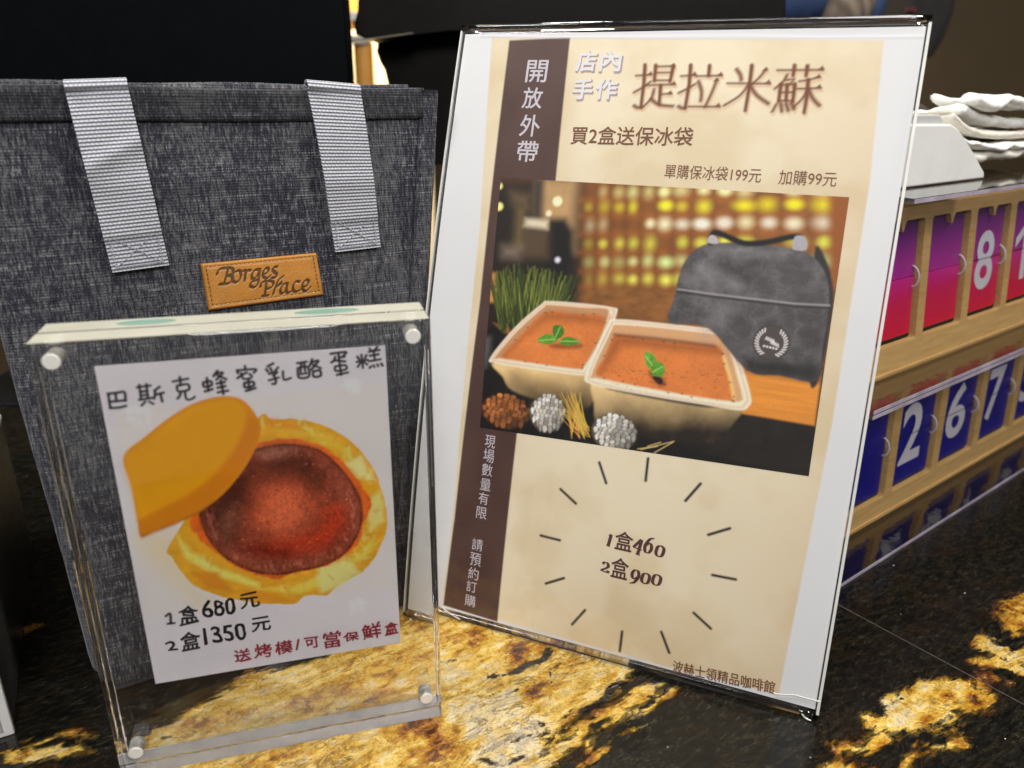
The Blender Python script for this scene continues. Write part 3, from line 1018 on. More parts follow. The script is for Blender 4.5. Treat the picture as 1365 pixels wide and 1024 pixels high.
# leather patch with debossed lettering and stitching
def leather_patch():
    q = [(75,192.99),(128.26,193.57),(129.25,172.89),(75.51,171.48)]     # tl tr br bl
    q = [np.array(p) for p in q]
    W_, H_ = 51.0, 20.5
    def inv(x, y):   # picture of the patch artwork to patch mm is done beforehand
        return x, y
    pr = Print(0, W_, 0, H_, .14, (255, 255, 255))
    base = np.array([.40, .165, .022])
    U, V = np.meshgrid(pr.u, pr.v)
    n = fbm(U / 6, V / 6, 3, 4)
    g = fbm(U / .7, V / .7, 6, 3)
    pr.C[:] = base * (.82 + .3 * n + .14 * (g - .5))[..., None]
    # strokes given on the bag panel; turned into patch coordinates
    tl, tr, br_, bl = q
    A = np.stack([tr - tl, bl - tl], 1)
    def loc(p):
        # bilinear inverse by a few Newton steps
        s, t = .5, .5
        for _ in range(12):
            f = tl * (1 - s) * (1 - t) + tr * s * (1 - t) + br_ * s * t + bl * (1 - s) * t - np.array(p)
            ds = (tr - tl) * (1 - t) + (br_ - bl) * t
            dt = (bl - tl) * (1 - s) + (br_ - tr) * s
            st = np.linalg.solve(np.stack([ds, dt], 1), -f)
            s, t = s + st[0], t + st[1]
        return (s * W_, (1 - t) * H_)
    strokes = [[(86.58,189.68),(85.24,186.36),(83.84,183.19)],[(81.38,187.55),(81.93,188.96),(83.33,189.97),(86.63,190.04)],[(86.63,190.04),(88.12,189.67),(88.69,188.34),(87.54,187.06),(85.61,186.46)],[(85.61,186.46),(87.41,186.06),(87.88,184.63),(86.11,183.05),(83.87,182.81),(81.7,182.94)],[(91.06,188.49),(89.19,187.74),(87.88,185.65),(88.04,183.55),(89.22,183.11),(90.67,183.9),(91.84,185.96),(91.73,187.82),(91.06,188.49)],[(92.92,188.04),(94.13,188.02),(93.73,186.02),(93.21,183.46)],[(93.83,186.47),(95.18,188.11),(96.4,187.85)],[(100.32,188.01),(98.41,188),(96.94,186.41),(96.57,184.35),(97.42,183.89),(98.93,185.05),(100.37,187.35)],[(100.79,188.06),(99.77,184.51),(98.84,181.55),(97.13,179.99),(95.6,180.47),(95.4,181.66),(96.58,182.71),(98.79,183.29)],[(102.18,185.45),(104.04,186.35),(104.68,187.7),(103.72,188.44),(102.44,187.44),(101.73,185.49),(102.21,183.9),(103.41,183.59),(104.92,184.58)],[(108.8,188.45),(107.41,188.49),(106.49,187.39),(107.24,186.05),(108.11,184.89),(107.4,183.68),(105.4,183.59)],[(102.87,181.86),(102.12,178.63),(101.29,175.78)],[(99.86,179.9),(100.37,181.4),(101.76,182.2),(104.32,182.37)],[(104.3,182.28),(105.84,181.66),(105.79,180.15),(104.34,178.97),(102.47,178.78)],[(99.98,175.54),(102.83,175.47)],[(110.96,183.81),(108.62,182.24),(106.73,179.1),(105.19,175.84)],[(108.15,180),(109.6,181.19)],[(107.69,179.38),(109.69,180.42)],[(111.99,180.38),(110.27,179.79),(108.81,177.46),(109.1,175.71),(110.53,176.23),(112,178.56),(112.6,180.32)],[(112.46,179.95),(111.64,177.17),(112.1,175.58),(114.21,176.52)],[(118.3,180.33),(116.53,180.74),(115.13,178.97),(114.86,176.83),(115.83,175.77),(118.02,176.5)],[(119.75,177.68),(121.6,178.31),(122.76,179.89),(122.07,181.02),(120.55,180.35),(119.36,178.06),(119.79,176.08),(121.1,175.7),(123.13,177.33)]]
    depth = pr.C[..., 0].copy() * 0
    ref = pr.C.copy()
    for st in strokes:
        P_ = [loc(p) for p in spline(st, 5, closed=False)]
        pr.stroke(P_, 1.4, (30, 18, 8), h=.5, ang=.75, soft=.16)
    ch = np.abs(pr.C - ref).sum(-1)
    depth = np.clip(ch / .35, 0, 1)
    pr.C = ref * (1 - .80 * depth[..., None])
    def fn(u, v):
        s, t = u / W_, 1 - v / H_
        p = (tl[None] * ((1 - s) * (1 - t))[:, None] + tr[None] * (s * (1 - t))[:, None] + br_[None] * (s * t)[:, None] + bl[None] * ((1 - s) * t)[:, None])
        e = np.minimum(np.minimum(u, W_ - u), np.minimum(v, H_ - v))
        oo = 2.3 - .9 * np.clip(1 - e / .8, 0, 1) ** 2 - .35 * depth.ravel() - .25 * np.exp(-((e - 1.9) / .45) ** 2)
        oo = oo + bag_front_off(p[:, 0], p[:, 1])
        return bagp(p[:, 0], p[:, 1], oo)
    t = NT('tan_leather')
    a = t.new('ShaderNodeAttribute', attribute_name='ink')
    t.link(a.outputs['Color'], t.b.inputs['Base Color'])
    t.set(Roughness=.42)
    vo = t.new('ShaderNodeTexVoronoi'); vo.inputs['Scale'].default_value = 1100
    t.link(t.obj(), vo.inputs['Vector'])
    t.link(t.bump(vo.outputs['Distance'], .25, .0003), t.b.inputs['Normal'])
    o = pr.build('leather_patch', t.m, bag, fn)
    # skirt that closes the patch's edge down to the cloth
    ring = []
    N = 40
    edge = [(W_ * i / N, 0) for i in range(N)] + [(W_, H_ * i / N) for i in range(N)] + [(W_ * (1 - i / N), H_) for i in range(N)] + [(0, H_ * (1 - i / N)) for i in range(N)]
    def bp(u, v, o_):
        s, t_ = u / W_, 1 - v / H_
        p = tl * (1 - s) * (1 - t_) + tr * s * (1 - t_) + br_ * s * t_ + bl * (1 - s) * t_
        return bagp(p[0], p[1], o_ + float(bag_front_off(p[0], p[1])))
    vs = [bp(u, v, 1.45) for u, v in edge] + [bp(u, v, -.6) for u, v in edge]
    n_ = len(edge)
    mesh_obj('patch_edge', vs, [(i, (i + 1) % n_, n_ + (i + 1) % n_, n_ + i) for i in range(n_)], plain('raw_leather_edge', (.30, .13, .03), .6, var=.1), o)
    for nm, mat, rows in (('stitching', plain('cream_thread', (.55, .42, .22), .6), (((1.9, H_ - 1.9), (W_ - 1.9, H_ - 1.9)), ((W_ - 1.9, 1.9), (1.9, 1.9)))),
                          ('stitching', plain('brown_thread', (.05, .02, .008), .6), (((1.9, 1.9), (1.9, H_ - 1.9)), ((W_ - 1.9, H_ - 1.9), (W_ - 1.9, 1.9))))):
        for (a, b) in rows:
            bm = bmesh.new()
            L = math.hypot(b[0] - a[0], b[1] - a[1])
            N = int(L / 1.75)
            for k in range(N):
                t0, t1 = (k + .15) / N, (k + .8) / N
                p = [(a[0] + (b[0] - a[0]) * tt, a[1] + (b[1] - a[1]) * tt) for tt in (t0, (t0 + t1) / 2, t1)]
                tb = tube_bm([bp(*p[0], 2.0), bp(*p[1], 2.25), bp(*p[2], 2.0)], .17, 6)
                me = bpy.data.meshes.new('tmp'); tb.to_mesh(me); tb.free(); bm.from_mesh(me); bpy.data.meshes.remove(me)
            bm_obj(nm, bm, mat, o, smooth=True)

leather_patch()

# ------------------------------------------------------------------ acrylic block frame with magnets
FW, FH, FT = 133.4, 187.6, 12.0
FLOC, FYAW = (-158.87, 237.49, .05), .26967
fr = thing('acrylic_frame', 'thick clear acrylic block frame with round corner magnets standing in front of the bag', 'picture frame', FLOC, FYAW)
for nm, ya in (('front_block', 0.0), ('back_block', FT + .5)):
    blk = bm_obj(nm, box_bm(0, FW, ya, ya + FT, .05, FH, .45, 2), M_ACRYL, fr)
    blk.data.materials.append(M_GROUND)
    for p in blk.data.polygons:
        if p.center.z < .001 and p.normal.z < -.9:
            p.material_index = 1
    bm_obj('bright_top_film', box_bm(.5, FW - .5, ya + .45, ya + FT - .45, FH + .03, FH + .13), M_BRIGHTTOP, blk)  # frosted film; its cream colour stands for brightness in the block's top
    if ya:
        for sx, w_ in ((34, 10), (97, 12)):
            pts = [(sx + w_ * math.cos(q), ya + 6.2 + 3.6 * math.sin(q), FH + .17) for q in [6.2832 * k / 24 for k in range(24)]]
            mesh_obj('green_spot', pts, [tuple(range(24))], M_GREENSPOT, blk)  # flat translucent green ellipse on the rear block's top
for mx in (6.9, FW - 6.7):
    for mz in (11.9, FH - 6.4):
        bm_obj('magnet', cyl_bm((mx, -.25, mz), (mx, 6.2, mz), 2.95, n=40, bev=.35), M_STEEL, fr, smooth=False)
        bm_obj('magnet', cyl_bm((mx, 7.4, mz), (mx, FT - .5, mz), 2.95, n=40, bev=.35), M_STEEL, fr, smooth=False)

def menu_card():
    card = thing('menu_card', 'white printed card inside the acrylic frame showing a round baked cheesecake and hand lettered prices', 'menu card', FLOC, FYAW)
    u0, u1, v0, v1 = 17.3, 117.2, 38.9, 176.0
    pr = Print(u0, u1, v0, v1, .2, (178, 178, 178))
    pr.C[:] = pr.ink((184, 180, 184))
    U, V = np.meshgrid(pr.u, pr.v)
    pr.C *= (.97 + .06 * fbm(U / 30, V / 30, 4, 3))[..., None]
    # faintly warmer picture area
    pr.fill([(21.03,158.75),(116.29,161.39),(116.7,134.14),(118.76,66.91),(18.65,70.45)], (186, 180, 176), soft=1.0, alpha=.7)
    INK = (26, 18, 26)
    # soft ground shade printed under the tin
    pr.fill(spline([(22.41,108.02),(32.62,106.43),(37.6,83.19),(40.81,72.08),(31.4,84.3),(22.85,99.24)]), (205, 170, 110), soft=8, alpha=.55)
    # parchment and tin
    pr.fill(spline([(32.97,104.98),(31.76,96.05),(36.64,84.29),(43.44,77.95),(53.19,72.9),(62.11,69.92),(73.97,67.37),(79.68,70.35),(87.85,69.19),(93.73,73.86),(102.37,77.72),(109.88,86.43),(114.15,98.8),(113.59,109.99),(110.25,124.31),(103.24,136.34),(93.48,145.09),(83.68,148.96),(73.89,150.27),(66.44,148.98)]), (198, 138, 26), warp=.45, wscale=3,
            tex=lambda a, b: .85 + .35 * fbm(a / 3.5, b / 2.2, 12, 4))
    for poly, c in (([(34.6,106.23),(38.42,98.03),(48.53,88.55),(61.79,79.83),(61.55,77.43),(46.92,85.66),(36.21,95.31)], (226, 188, 92)),
                    ([(61.47,76.63),(74.69,75.57),(88.65,80.07),(102.96,87.55),(108.93,94.75),(107.1,86.88),(93.93,76.67),(77.07,71.82)], (222, 176, 70)),
                    ([(76.17,148.36),(89.63,144.65),(101.8,134.3),(109.02,121.43),(106.34,121.77),(97.81,133.29),(85.61,141.95),(73.44,145.57)], (214, 158, 46)),
                    ([(84.74,82.38),(95.9,85.43),(102.37,77.72),(90.78,71.36),(85.19,70.69)], (216, 186, 116)),
                    ([(98.81,128.73),(105.59,131.63),(110.28,119.74),(103.69,122.11)], (212, 184, 124)),
                    ([(105.99,111.05),(112.47,114.83),(113.4,100.51),(106.95,96.66)], (214, 182, 106)),
                    ([(37.24,88.91),(47.1,87.21),(52.31,76.66),(42.42,80.07)], (182, 112, 20)),
                    ([(53.76,78.02),(66.51,74.07),(74.07,68.53),(60.84,70.49)], (186, 122, 24)),
                    ([(71.44,150.25),(81.11,148.11),(85.78,144.07),(73.52,146.4)], (190, 118, 18))):
        pr.fill(poly, c, soft=1.6, warp=.8, alpha=.85)
    rp = random.Random(5)
    ring_ = spline([(36,98.42),(46.82,84.88),(61.47,76.63),(77.31,74.61),(91.37,79.6),(104.34,87.33),(109.96,101.02),(109.27,113.71),(102.74,128.25),(93.14,140.39),(81.01,147),(72.48,148.33)], 8, False)
    for _ in range(70):       # creases of the baking paper
        q = rp.choice(ring_)
        a_ = rp.uniform(0, 6.28); L_ = rp.uniform(1.5, 6)
        e_ = (q[0] + rp.uniform(-3, 3), q[1] + rp.uniform(-2, 2))
        pr.stroke([e_, (e_[0] + L_ * math.cos(a_) * .6, e_[1] + L_ * abs(math.sin(a_)))], rp.uniform(.3, 1.1), rp.choice(((252, 220, 130), (200, 132, 22), (246, 204, 96), (186, 112, 16))), soft=.7, alpha=.45, taper=(1, .3))
    # orange inside wall of the tin
    pr.fill(spline([(40.33,112.83),(46.56,123.7),(57.65,135.22),(68.07,141.09),(81.76,141.24),(92.76,135.35),(101.23,125.44),(106.98,114.02),(108.61,109.12),(105.18,101.72),(101.78,91),(88.89,83.32),(77.94,81.91),(67.17,80.84),(54.81,87.48),(45.92,98.35),(41.19,105.21)]), (214, 84, 20), warp=.9, wscale=2.5, soft=.7,
            tex=lambda a, b: .8 + .45 * fbm(a / 2.2, b / 2.2, 31, 4))
    # cake top
    cake = spline([(44.23,116.7),(50.41,125.36),(58.69,133.67),(67.81,138.57),(79.06,139.11),(88.93,135.8),(95.56,129.13),(100.9,120.19),(104.28,109.73),(103.08,98.85),(97.53,89.24),(88.95,84.12),(78.01,82.71),(67.35,82.75),(56.16,88.04),(48.29,97.19),(44.64,106.19)])
    pr.fill(cake, (128, 54, 32), warp=.7, wscale=3, soft=.5, tex=lambda a, b: .72 + .55 * fbm(a / 5, b / 5, 51, 5))
    for poly, c, so, al in (([(59.81,109.96),(63.54,121.4),(72.95,127.53),(82.77,123.31),(85.78,112.32),(79.56,100.84),(68.96,99.34)], (166, 72, 40), 9, .8),
                        ([(66.06,109.04),(70.86,118.93),(78.57,119.38),(81.64,109.84),(75.81,102.97)], (182, 88, 54), 7, .7),
                        ([(45.49,115.04),(51.35,123.05),(62.32,133.22),(63.54,121.4),(55.76,107.53),(49.79,99.27)], (66, 22, 6), 7, .8),
                        ([(68.71,135.31),(80.12,136.84),(90.82,126.75),(87.55,118.17),(79.09,125.27),(69.08,126.56)], (84, 34, 16), 6, .75),
                        ([(89.87,131.3),(98.31,121.29),(102.75,106.81),(100.71,96.01),(97.18,104.48),(94.06,117.29)], (142, 70, 50), 5, .75),
                        ([(86.11,99.84),(90.77,108.53),(97.49,109.12),(95.42,98.42),(85.49,91.98),(65.64,92.01),(67.38,96.46)], (176, 44, 4), 6, .75),
                        ([(55.75,95.98),(66.18,97.44),(76.14,91.89),(67.98,89.24)], (116, 26, 4), 4, .85),
                        ([(48.91,102.48),(55.32,92.13),(67.57,84.98),(80.86,84.67),(89.19,87.34),(74.41,87.37),(60.46,92.07)], (130, 66, 46), 3.5, .65),
                        ([(56.76,116.41),(51.02,109.75),(51.37,102.09),(57.17,108.83)], (124, 78, 58), 4, .6),
                        ([(67.78,138.28),(76.49,138.41),(81.37,136.69),(74.74,133.14),(68.57,133.89)], (146, 92, 74), 3, .6)):
        pr.fill(spline(poly), c, soft=so, alpha=al, warp=1.2, wscale=5)
    cu_ = np.array(cake)
    sl = pr.win(cu_[:, 0].min(), cu_[:, 0].max(), cu_[:, 1].min(), cu_[:, 1].max(), 1)
    Uc, Vc = np.meshgrid(pr.u[sl[1]], pr.v[sl[0]])
    dc = sdf_poly(Uc, Vc, cake)
    mk_ = np.clip(dc / 1.5, 0, 1)
    rid = np.abs(fbm(Uc / 2.6, Vc / 2.6, 15, 5) - .5) * 2
    gr = fbm(Uc / .7, Vc / .7, 25, 3)
    pr.C[sl] *= (1 + mk_ * ((.5 - rid) * .35 + (gr - .5) * .55))[..., None]
    wr = np.clip((fbm(Uc / 1.1, Vc / 3.2, 35, 4) - .54) * 9, 0, 1) * np.clip(1 - np.abs(dc - 3.2) / 3.2, 0, 1)
    pr.C[sl] = pr.C[sl] * (1 - .22 * wr[..., None]) + pr.ink((190, 130, 108)) * .22 * wr[..., None]
    rb_ = random.Random(12)
    for _ in range(120):      # blisters
        q = rb_.choice(cake); g = rb_.random() ** .5
        cxm, cym = cu_[:, 0].mean(), cu_[:, 1].mean()
        pr.blob(cxm + (q[0] - cxm) * g, cym + (q[1] - cym) * g, .12 + .2 * rb_.random(), .1 + .12 * rb_.random(), (206, 128, 104) if rb_.random() < .6 else (70, 26, 18), soft=.25, alpha=.55)
    rim = cake
    for a, b in zip(rim, rim[1:] + rim[:1]):
        pr.stroke([a, b], .55, (70, 26, 18), soft=.5, alpha=.55)
    # round ochre lid leaning on the tin
    lid = spline([(21.16,140.88),(29.11,147.74),(37.44,153.87),(45.57,158.47),(52.58,160.58),(58.58,160.97),(63.55,159.32),(67,155.04),(69.13,149.32),(68.57,143.8),(65.54,136.95),(60.25,129.26),(53.12,121.52),(44.36,115.27),(35.03,111.26),(26.86,108.95),(21.98,107.44),(21.91,115.04),(21.83,129.1)])
    pr.fill(lid, (186, 114, 0), soft=.5)
    pr.fill(spline([(21.45,140.64),(29.47,147.41),(37.79,153.35),(45.9,157.76),(52.9,159.78),(59.33,160.12),(63.08,158.19),(64.91,154.26),(64.6,149.8),(61.82,143.54),(56.56,135.96),(49.53,128.54),(41.86,123.28),(33.52,119.38),(26.15,116),(22.13,114.26),(22.04,124.96)]), (202, 131, 0), soft=1.6,
            tex=lambda a, b: .96 + .1 * fbm(a / 9, b / 9, 61, 3))
    pr.fill([(21.8,114.31),(28.89,117.08),(39.91,121.65),(50.45,128.84),(58.53,137.79),(64.1,148.35),(65.32,153.22),(68.26,149.41),(68.27,144.34),(60.36,130.29),(52.27,121.85),(44.47,116.11),(35.14,112.1),(22.07,108.07)], (178, 104, 0), soft=1.6, alpha=.75)
    pr.fill([(22.07,108.07),(27.82,109.55),(36.03,112.19),(44.44,115.9),(48.29,118.35),(49.27,119.07),(43.36,114.34),(34.97,110.84),(22.22,106.75)], (150, 82, 2), soft=1.2, alpha=.8)
    # pale dried glue spots
    for (cx, cy), r in zip([(100.3,61.38),(103.57,161.11),(28.61,156.78)], (4.2, 3.4, 4)):
        for k in range(26):
            a, d = random.random() * 6.28, random.random() ** .6 * r
            pr.blob(cx + math.cos(a) * d, cy + math.sin(a) * d, .5 + random.random() * .9, .5 + random.random() * .8, (206, 204, 200), soft=.5, alpha=.5)
    # faint creases / dirt
    for _ in range(60):
        pr.blob(random.uniform(u0, u1), random.uniform(v0, v1), .15 + .1 * random.random(), .15, (120, 110, 104), alpha=.5)
    lum = np.clip(pr.C.mean(-1, keepdims=True), .004, 1)
    pr.C = np.where(lum < .34, pr.C * (lum / .34) ** .45, pr.C)
    # hand lettered title
    title = [[(20.02,165.55),(19.92,162.8),(19.84,160.22)],[(20.02,165.55),(22.72,165.69),(25.24,165.64),(25.09,162.49)],[(20.21,162.57),(25.11,162.6)],[(22.36,165.52),(22.17,162.58)],[(19.84,160.22),(22.52,160.07),(24.96,160.5)],[(29.53,167.1),(34,167.39)],[(30.43,167.92),(30.2,162.5)],[(32.72,167.99),(32.51,162.56)],[(30.52,165.34),(32.59,165.46)],[(30.51,163.91),(32.48,164.04)],[(29.67,162.36),(33.84,162.71)],[(31.42,161.46),(30.02,160.12)],[(32.78,161.33),(33.91,160.37)],[(36.88,166.65),(35.07,165.31)],[(35.1,165.3),(35.01,163.72),(34.41,162.37)],[(35.03,163.8),(37.85,164.25)],[(36.77,163.95),(36.99,161.03)],[(41.52,168.21),(46.64,168.83)],[(43.97,169.66),(43.9,166.56)],[(42.68,166.51),(46.2,166.75),(46.28,164.65),(42.8,164.34),(42.68,166.51)],[(43.57,164.1),(43.02,162.55),(42.19,161.62)],[(44.98,164.17),(45.11,161.13),(46.85,160.96),(47.94,161.75)],[(51.5,166.91),(51.65,165.28),(54.1,165.62),(54.02,167.24),(51.5,166.91)],[(52.94,168.55),(52.87,163.63)],[(51.71,163.5),(54.28,164.11)],[(56.76,170.85),(55.3,169.06)],[(56.3,169.97),(58.55,170.06),(56.01,167.59)],[(56.68,169.26),(59.4,167.49)],[(56.01,166.09),(58.74,166.49)],[(56.11,164.47),(58.73,164.87)],[(55.97,162.69),(59.53,163.01)],[(57.51,167.25),(57.84,161.86)]]
    title += [[(66.38,171.96),(66.36,170.69)],[(63.57,170.5),(63.65,169.52)],[(63.57,170.5),(69.77,170.48),(69.14,169.17)],[(63.36,167.55),(64.76,168.57),(66.68,169.39)],[(64.77,169.3),(65.37,167.11),(67.89,167.15)],[(67.68,168.75),(68.35,167.83)],[(65.49,165.47),(65.54,163.75),(68.5,164.17),(68.39,165.68),(65.49,165.47)],[(66.96,166.67),(66.95,162.58)],[(65.73,162.35),(69.09,163.16)],[(76.25,172.15),(74.14,171.18)],[(73.57,170.07),(74.03,169.26)],[(75.03,170.38),(75.43,169.36)],[(77.75,170.45),(76.66,169.25)],[(74.44,168.29),(77.2,168.73),(75.92,167.6)],[(75.92,167.6),(76.53,165.82),(76.18,164.24),(75.21,164.25)],[(74.07,165.73),(77.65,166.54)],[(79.34,168.81),(79.44,165.56),(81.91,165.99)],[(84.68,171.54),(88.09,171.86)],[(84.7,169.56),(88.16,169.87),(88.4,166.03),(84.82,165.91),(84.7,169.56)],[(86.07,171.25),(85.56,168.06)],[(87.1,171.42),(87.24,168.35)],[(85.28,167.17),(87.72,167.39)],[(90.12,172.64),(88.97,170.06)],[(89.99,171.44),(92.28,171.82),(89.48,168.59)],[(90.19,170.48),(92.97,168.86)],[(90.05,167.8),(92.5,168.03),(92.62,165.92),(90.21,165.78),(90.05,167.8)],[(96.96,174.24),(102.4,174.51),(101.72,173.35)],[(99.75,174.02),(99.84,171.2)],[(99.94,172.62),(101.88,172.73)],[(98.46,172.83),(97.97,171.48),(97,170.87)],[(98.18,171.64),(101.95,170.81)],[(98.2,169.11),(98.36,167.35),(102.15,167.73),(101.85,169.33),(98.2,169.11)],[(99.91,170.45),(100.18,165.61)],[(98.65,165.75),(102.76,166.36)],[(106.63,172.26),(107.26,171.16)],[(110,172.69),(109.31,171.3)],[(106.27,170.28),(110.39,170.74)],[(108.18,172.92),(108.4,167.73)],[(107.81,170.11),(106.55,168.33)],[(108.63,170.18),(110.12,168.91)],[(111.29,175.2),(111.94,174.28)],[(114.18,175.59),(113.18,174.45)],[(110.98,173.92),(114.94,174.36)],[(111.3,172.33),(114.44,172.65)],[(110.76,170.18),(115.16,170.61)],[(112.8,174.3),(113,170.44)],[(111.47,168.05),(110.94,167.52)],[(112.4,168.41),(112.69,167.73)],[(113.81,168.61),(114.19,167.95)],[(115.32,168.83),(115.82,168.04)]]
    title += [[(25.6,70.53),(27.26,71.31),(26.93,66.77)],[(25.79,66.81),(28.2,66.71)]]
    for st in title:
        P_ = spline(st, 4, closed=False)
        w = .92 + .14 * random.random()
        pr.stroke(P_, w, INK, soft=.22, alpha=.97)
    def fn(u, v):
        return u, np.full_like(u, FT + .22) + 0 * u, v
    pr.build('printed_face', M_PRINT, card, fn)
    bm_obj('paper_backing', box_bm(u0, u1, FT + .25, FT + .42, v0, v1), plain('white_paper', (.72, .71, .72), .7, var=.02), card)
    def tf(u, v):
        return u, np.full_like(u, FT + .14), v
    bx = [(26.83,68.96,3.17,4.8),(33.91,69.8,7.13,8.62),(45.41,70.92,12.36,7.57),(57.39,72.3,7.04,6.88),(25.72,56.16,3.79,4.83),(32.98,57.12,7.24,8.95),(46.32,57.96,15.85,7.98),(60.68,59.96,7.05,6.89)]
    letters('price_lettering', [(t_, *b) for t_, b in zip(('1', '盒', '680', '元', '2', '盒', '1350', '元'), bx) if t_ != '1'], tf, M_DARKINK, card, wob=.10, fat=.20)
    bx = [(51.74,45.99,6.38,6.28),(60.14,46.62,6.78,6.79),(68.34,46.53,6.72,7.12),(74.1,46.67,2.13,4.9),(79.86,46.57,5.34,5.7),(88.13,46.68,7.27,8.11),(96.31,46.37,6.31,4.48),(105.05,47.38,7.89,7.99),(113.5,47.43,5.47,7.03)]
    letters('red_lettering', [(t_, *b) for t_, b in zip('送烤模/可當保鮮盒', bx)], tf, M_REDINK, card, wob=.10, fat=.17)

menu_card()

# ------------------------------------------------------------------ slanted sign holder with the big poster
PLOC, PYAW, PLEAN, PH, PK, PW = (-59.6, 354.22, 0), -.38266, .2865, 310.84, .17261, 216.0

def pos(u, v, out=0.0):
    u, v = np.asarray(u, float), np.asarray(v, float)
    N = 12
    y, z = 0 * v, 0 * v
    for i in range(N):
        a = PLEAN + PK * (v * (i + .5) / N / PH - .5)
        y = y + np.sin(a) * v / N
        z = z + np.cos(a) * v / N
    a = PLEAN + PK * (v / PH - .5)
    return u + 0 * v, y - np.cos(a) * out, z + np.sin(a) * out

def slab(name, u0, u1, v0, v1, o0, o1, mat, parent, nu=12, nv=40, wav=0.0):
    V3, F_ = [], []
    for side, o_ in ((0, o0), (1, o1)):
        for j in range(nv + 1):
            for i in range(nu + 1):
                u, v = u0 + (u1 - u0) * i / nu, v0 + (v1 - v0) * j / nv
                w = wav * math.sin(u * .05 + v * .031) * math.sin(v * .02 + 1)
                V3.append(tuple(float(c) for c in pos(u, v, o_ + w)))
    n = (nu + 1) * (nv + 1)
    ix = lambda s, i, j: s * n + j * (nu + 1) + i
    for j in range(nv):
        for i in range(nu):
            F_.append((ix(0, i, j), ix(0, i, j + 1), ix(0, i + 1, j + 1), ix(0, i + 1, j)))
            F_.append((ix(1, i, j), ix(1, i + 1, j), ix(1, i + 1, j + 1), ix(1, i, j + 1)))
    for i in range(nu):
        F_.append((ix(0, i, 0), ix(0, i + 1, 0), ix(1, i + 1, 0), ix(1, i, 0)))
        F_.append((ix(0, i, nv), ix(1, i, nv), ix(1, i + 1, nv), ix(0, i + 1, nv)))
    for j in range(nv):
        F_.append((ix(0, 0, j), ix(1, 0, j), ix(1, 0, j + 1), ix(0, 0, j + 1)))
        F_.append((ix(0, nu, j), ix(0, nu, j + 1), ix(1, nu, j + 1), ix(1, nu, j)))
    o = mesh_obj(name, V3, F_, mat, parent, smooth=True)
    md = o.modifiers.new('edge', 'EDGE_SPLIT'); md.split_angle = math.radians(40)
    return o

hold = thing('sign_holder', 'large clear plastic slanted sign holder leaning back beside the bag, holding the beige poster', 'sign holder', PLOC, PYAW)
slab('front_sheet', 0, PW, 1.2, PH - 2.5, .7, 1.6, M_SHEET, hold, wav=.15)
M_WHITESHEET = plain('white_backing_paper', (.74, .73, .74), .6, var=.03)
slab('rear_sheet', .6, PW - .6, 1.2, PH - 3, -2.6, -1.7, clear_sheet('clear_rear_sheet'), hold)
# rounded folds at top and bottom, clear edges at the sides
def fold(name, v, r0, r1, mat):
    bm = bmesh.new()
    V3 = []
    n = 16
    rings = []
    for i in range(25):
        u = PW * i / 24
        ring = []
        for k in range(n):
            q = 2 * math.pi * k / n
            x, y, z = pos(u, v + math.sin(q) * r1, -.4 + math.cos(q) * r0)
            ring.append(bm.verts.new((float(x), float(y), max(float(z), .05))))
        rings.append(ring)
    for a, b in zip(rings, rings[1:]):
        for k in range(n):
            j = (k + 1) % n
            bm.faces.new((a[k], a[j], b[j], b[k]))
    bm.faces.new(rings[0][::-1]); bm.faces.new(rings[-1])
    return bm_obj(name, bm, mat, hold, smooth=True)
fold('top_fold', PH - 1.9, 2.1, 1.9, M_RIM)
fold('bottom_fold', 1.9, 2.1, 1.9, M_RIM)
M_EDGE = plain('milky_cut_edge', (.62, .62, .58), .25, var=.05)
M_EDGED = plain('dark_clear_edge', (.05, .05, .055), .15, var=.05)
slab('side_edge', PW - 1.0, PW + .15, 3, PH - 4, -1.6, 1.75, M_EDGE, hold, nu=1)
slab('side_edge', -.15, .55, 3, PH - 4, .2, 1.75, M_EDGE, hold, nu=1)
slab('side_edge', .6, 1.5, 3, PH - 4, -1.6, .1, M_EDGED, hold, nu=1)
# rear foot that props the holder
def foot():
    x, y, z = pos(PW / 2, PH * .55, -2.9)
    y, z = float(y), float(z)
    V3 = []
    for u in (30, PW - 30):
        V3 += [(u, y, z), (u, y + 62, 1.0), (u, y + 62, .05), (u, y - 1.2, z - 1.0)]
    F_ = [(0, 1, 5, 4), (2, 3, 7, 6), (0, 3, 2, 1), (4, 5, 6, 7), (1, 2, 6, 5), (0, 4, 7, 3)]
    mesh_obj('rear_foot', V3, F_, M_SHEET, hold)
foot()
for pts in ([(195.76,8.03),(198.09,7.99),(204.44,9.59),(208.33,9.67),(215.72,9.73)], [(209.16,1.61),(210.3,0.46),(211.7,-0.22),(213.35,-0.45)], [(4.28,0.07),(9.65,-2.96),(16.29,-4.73),(24.46,-3.41)], [(24.62,6.28),(29.36,3.6),(36.25,1.52)]):
    bm_obj('crease_highlight', tube_bm([tuple(float(c) for c in pos(u, v, 1.7)) for u, v in spline(pts, 5, False)], .33, 8), M_EDGE, hold, smooth=True)  # pale tubes stand for bright highlights along the sleeve's creases

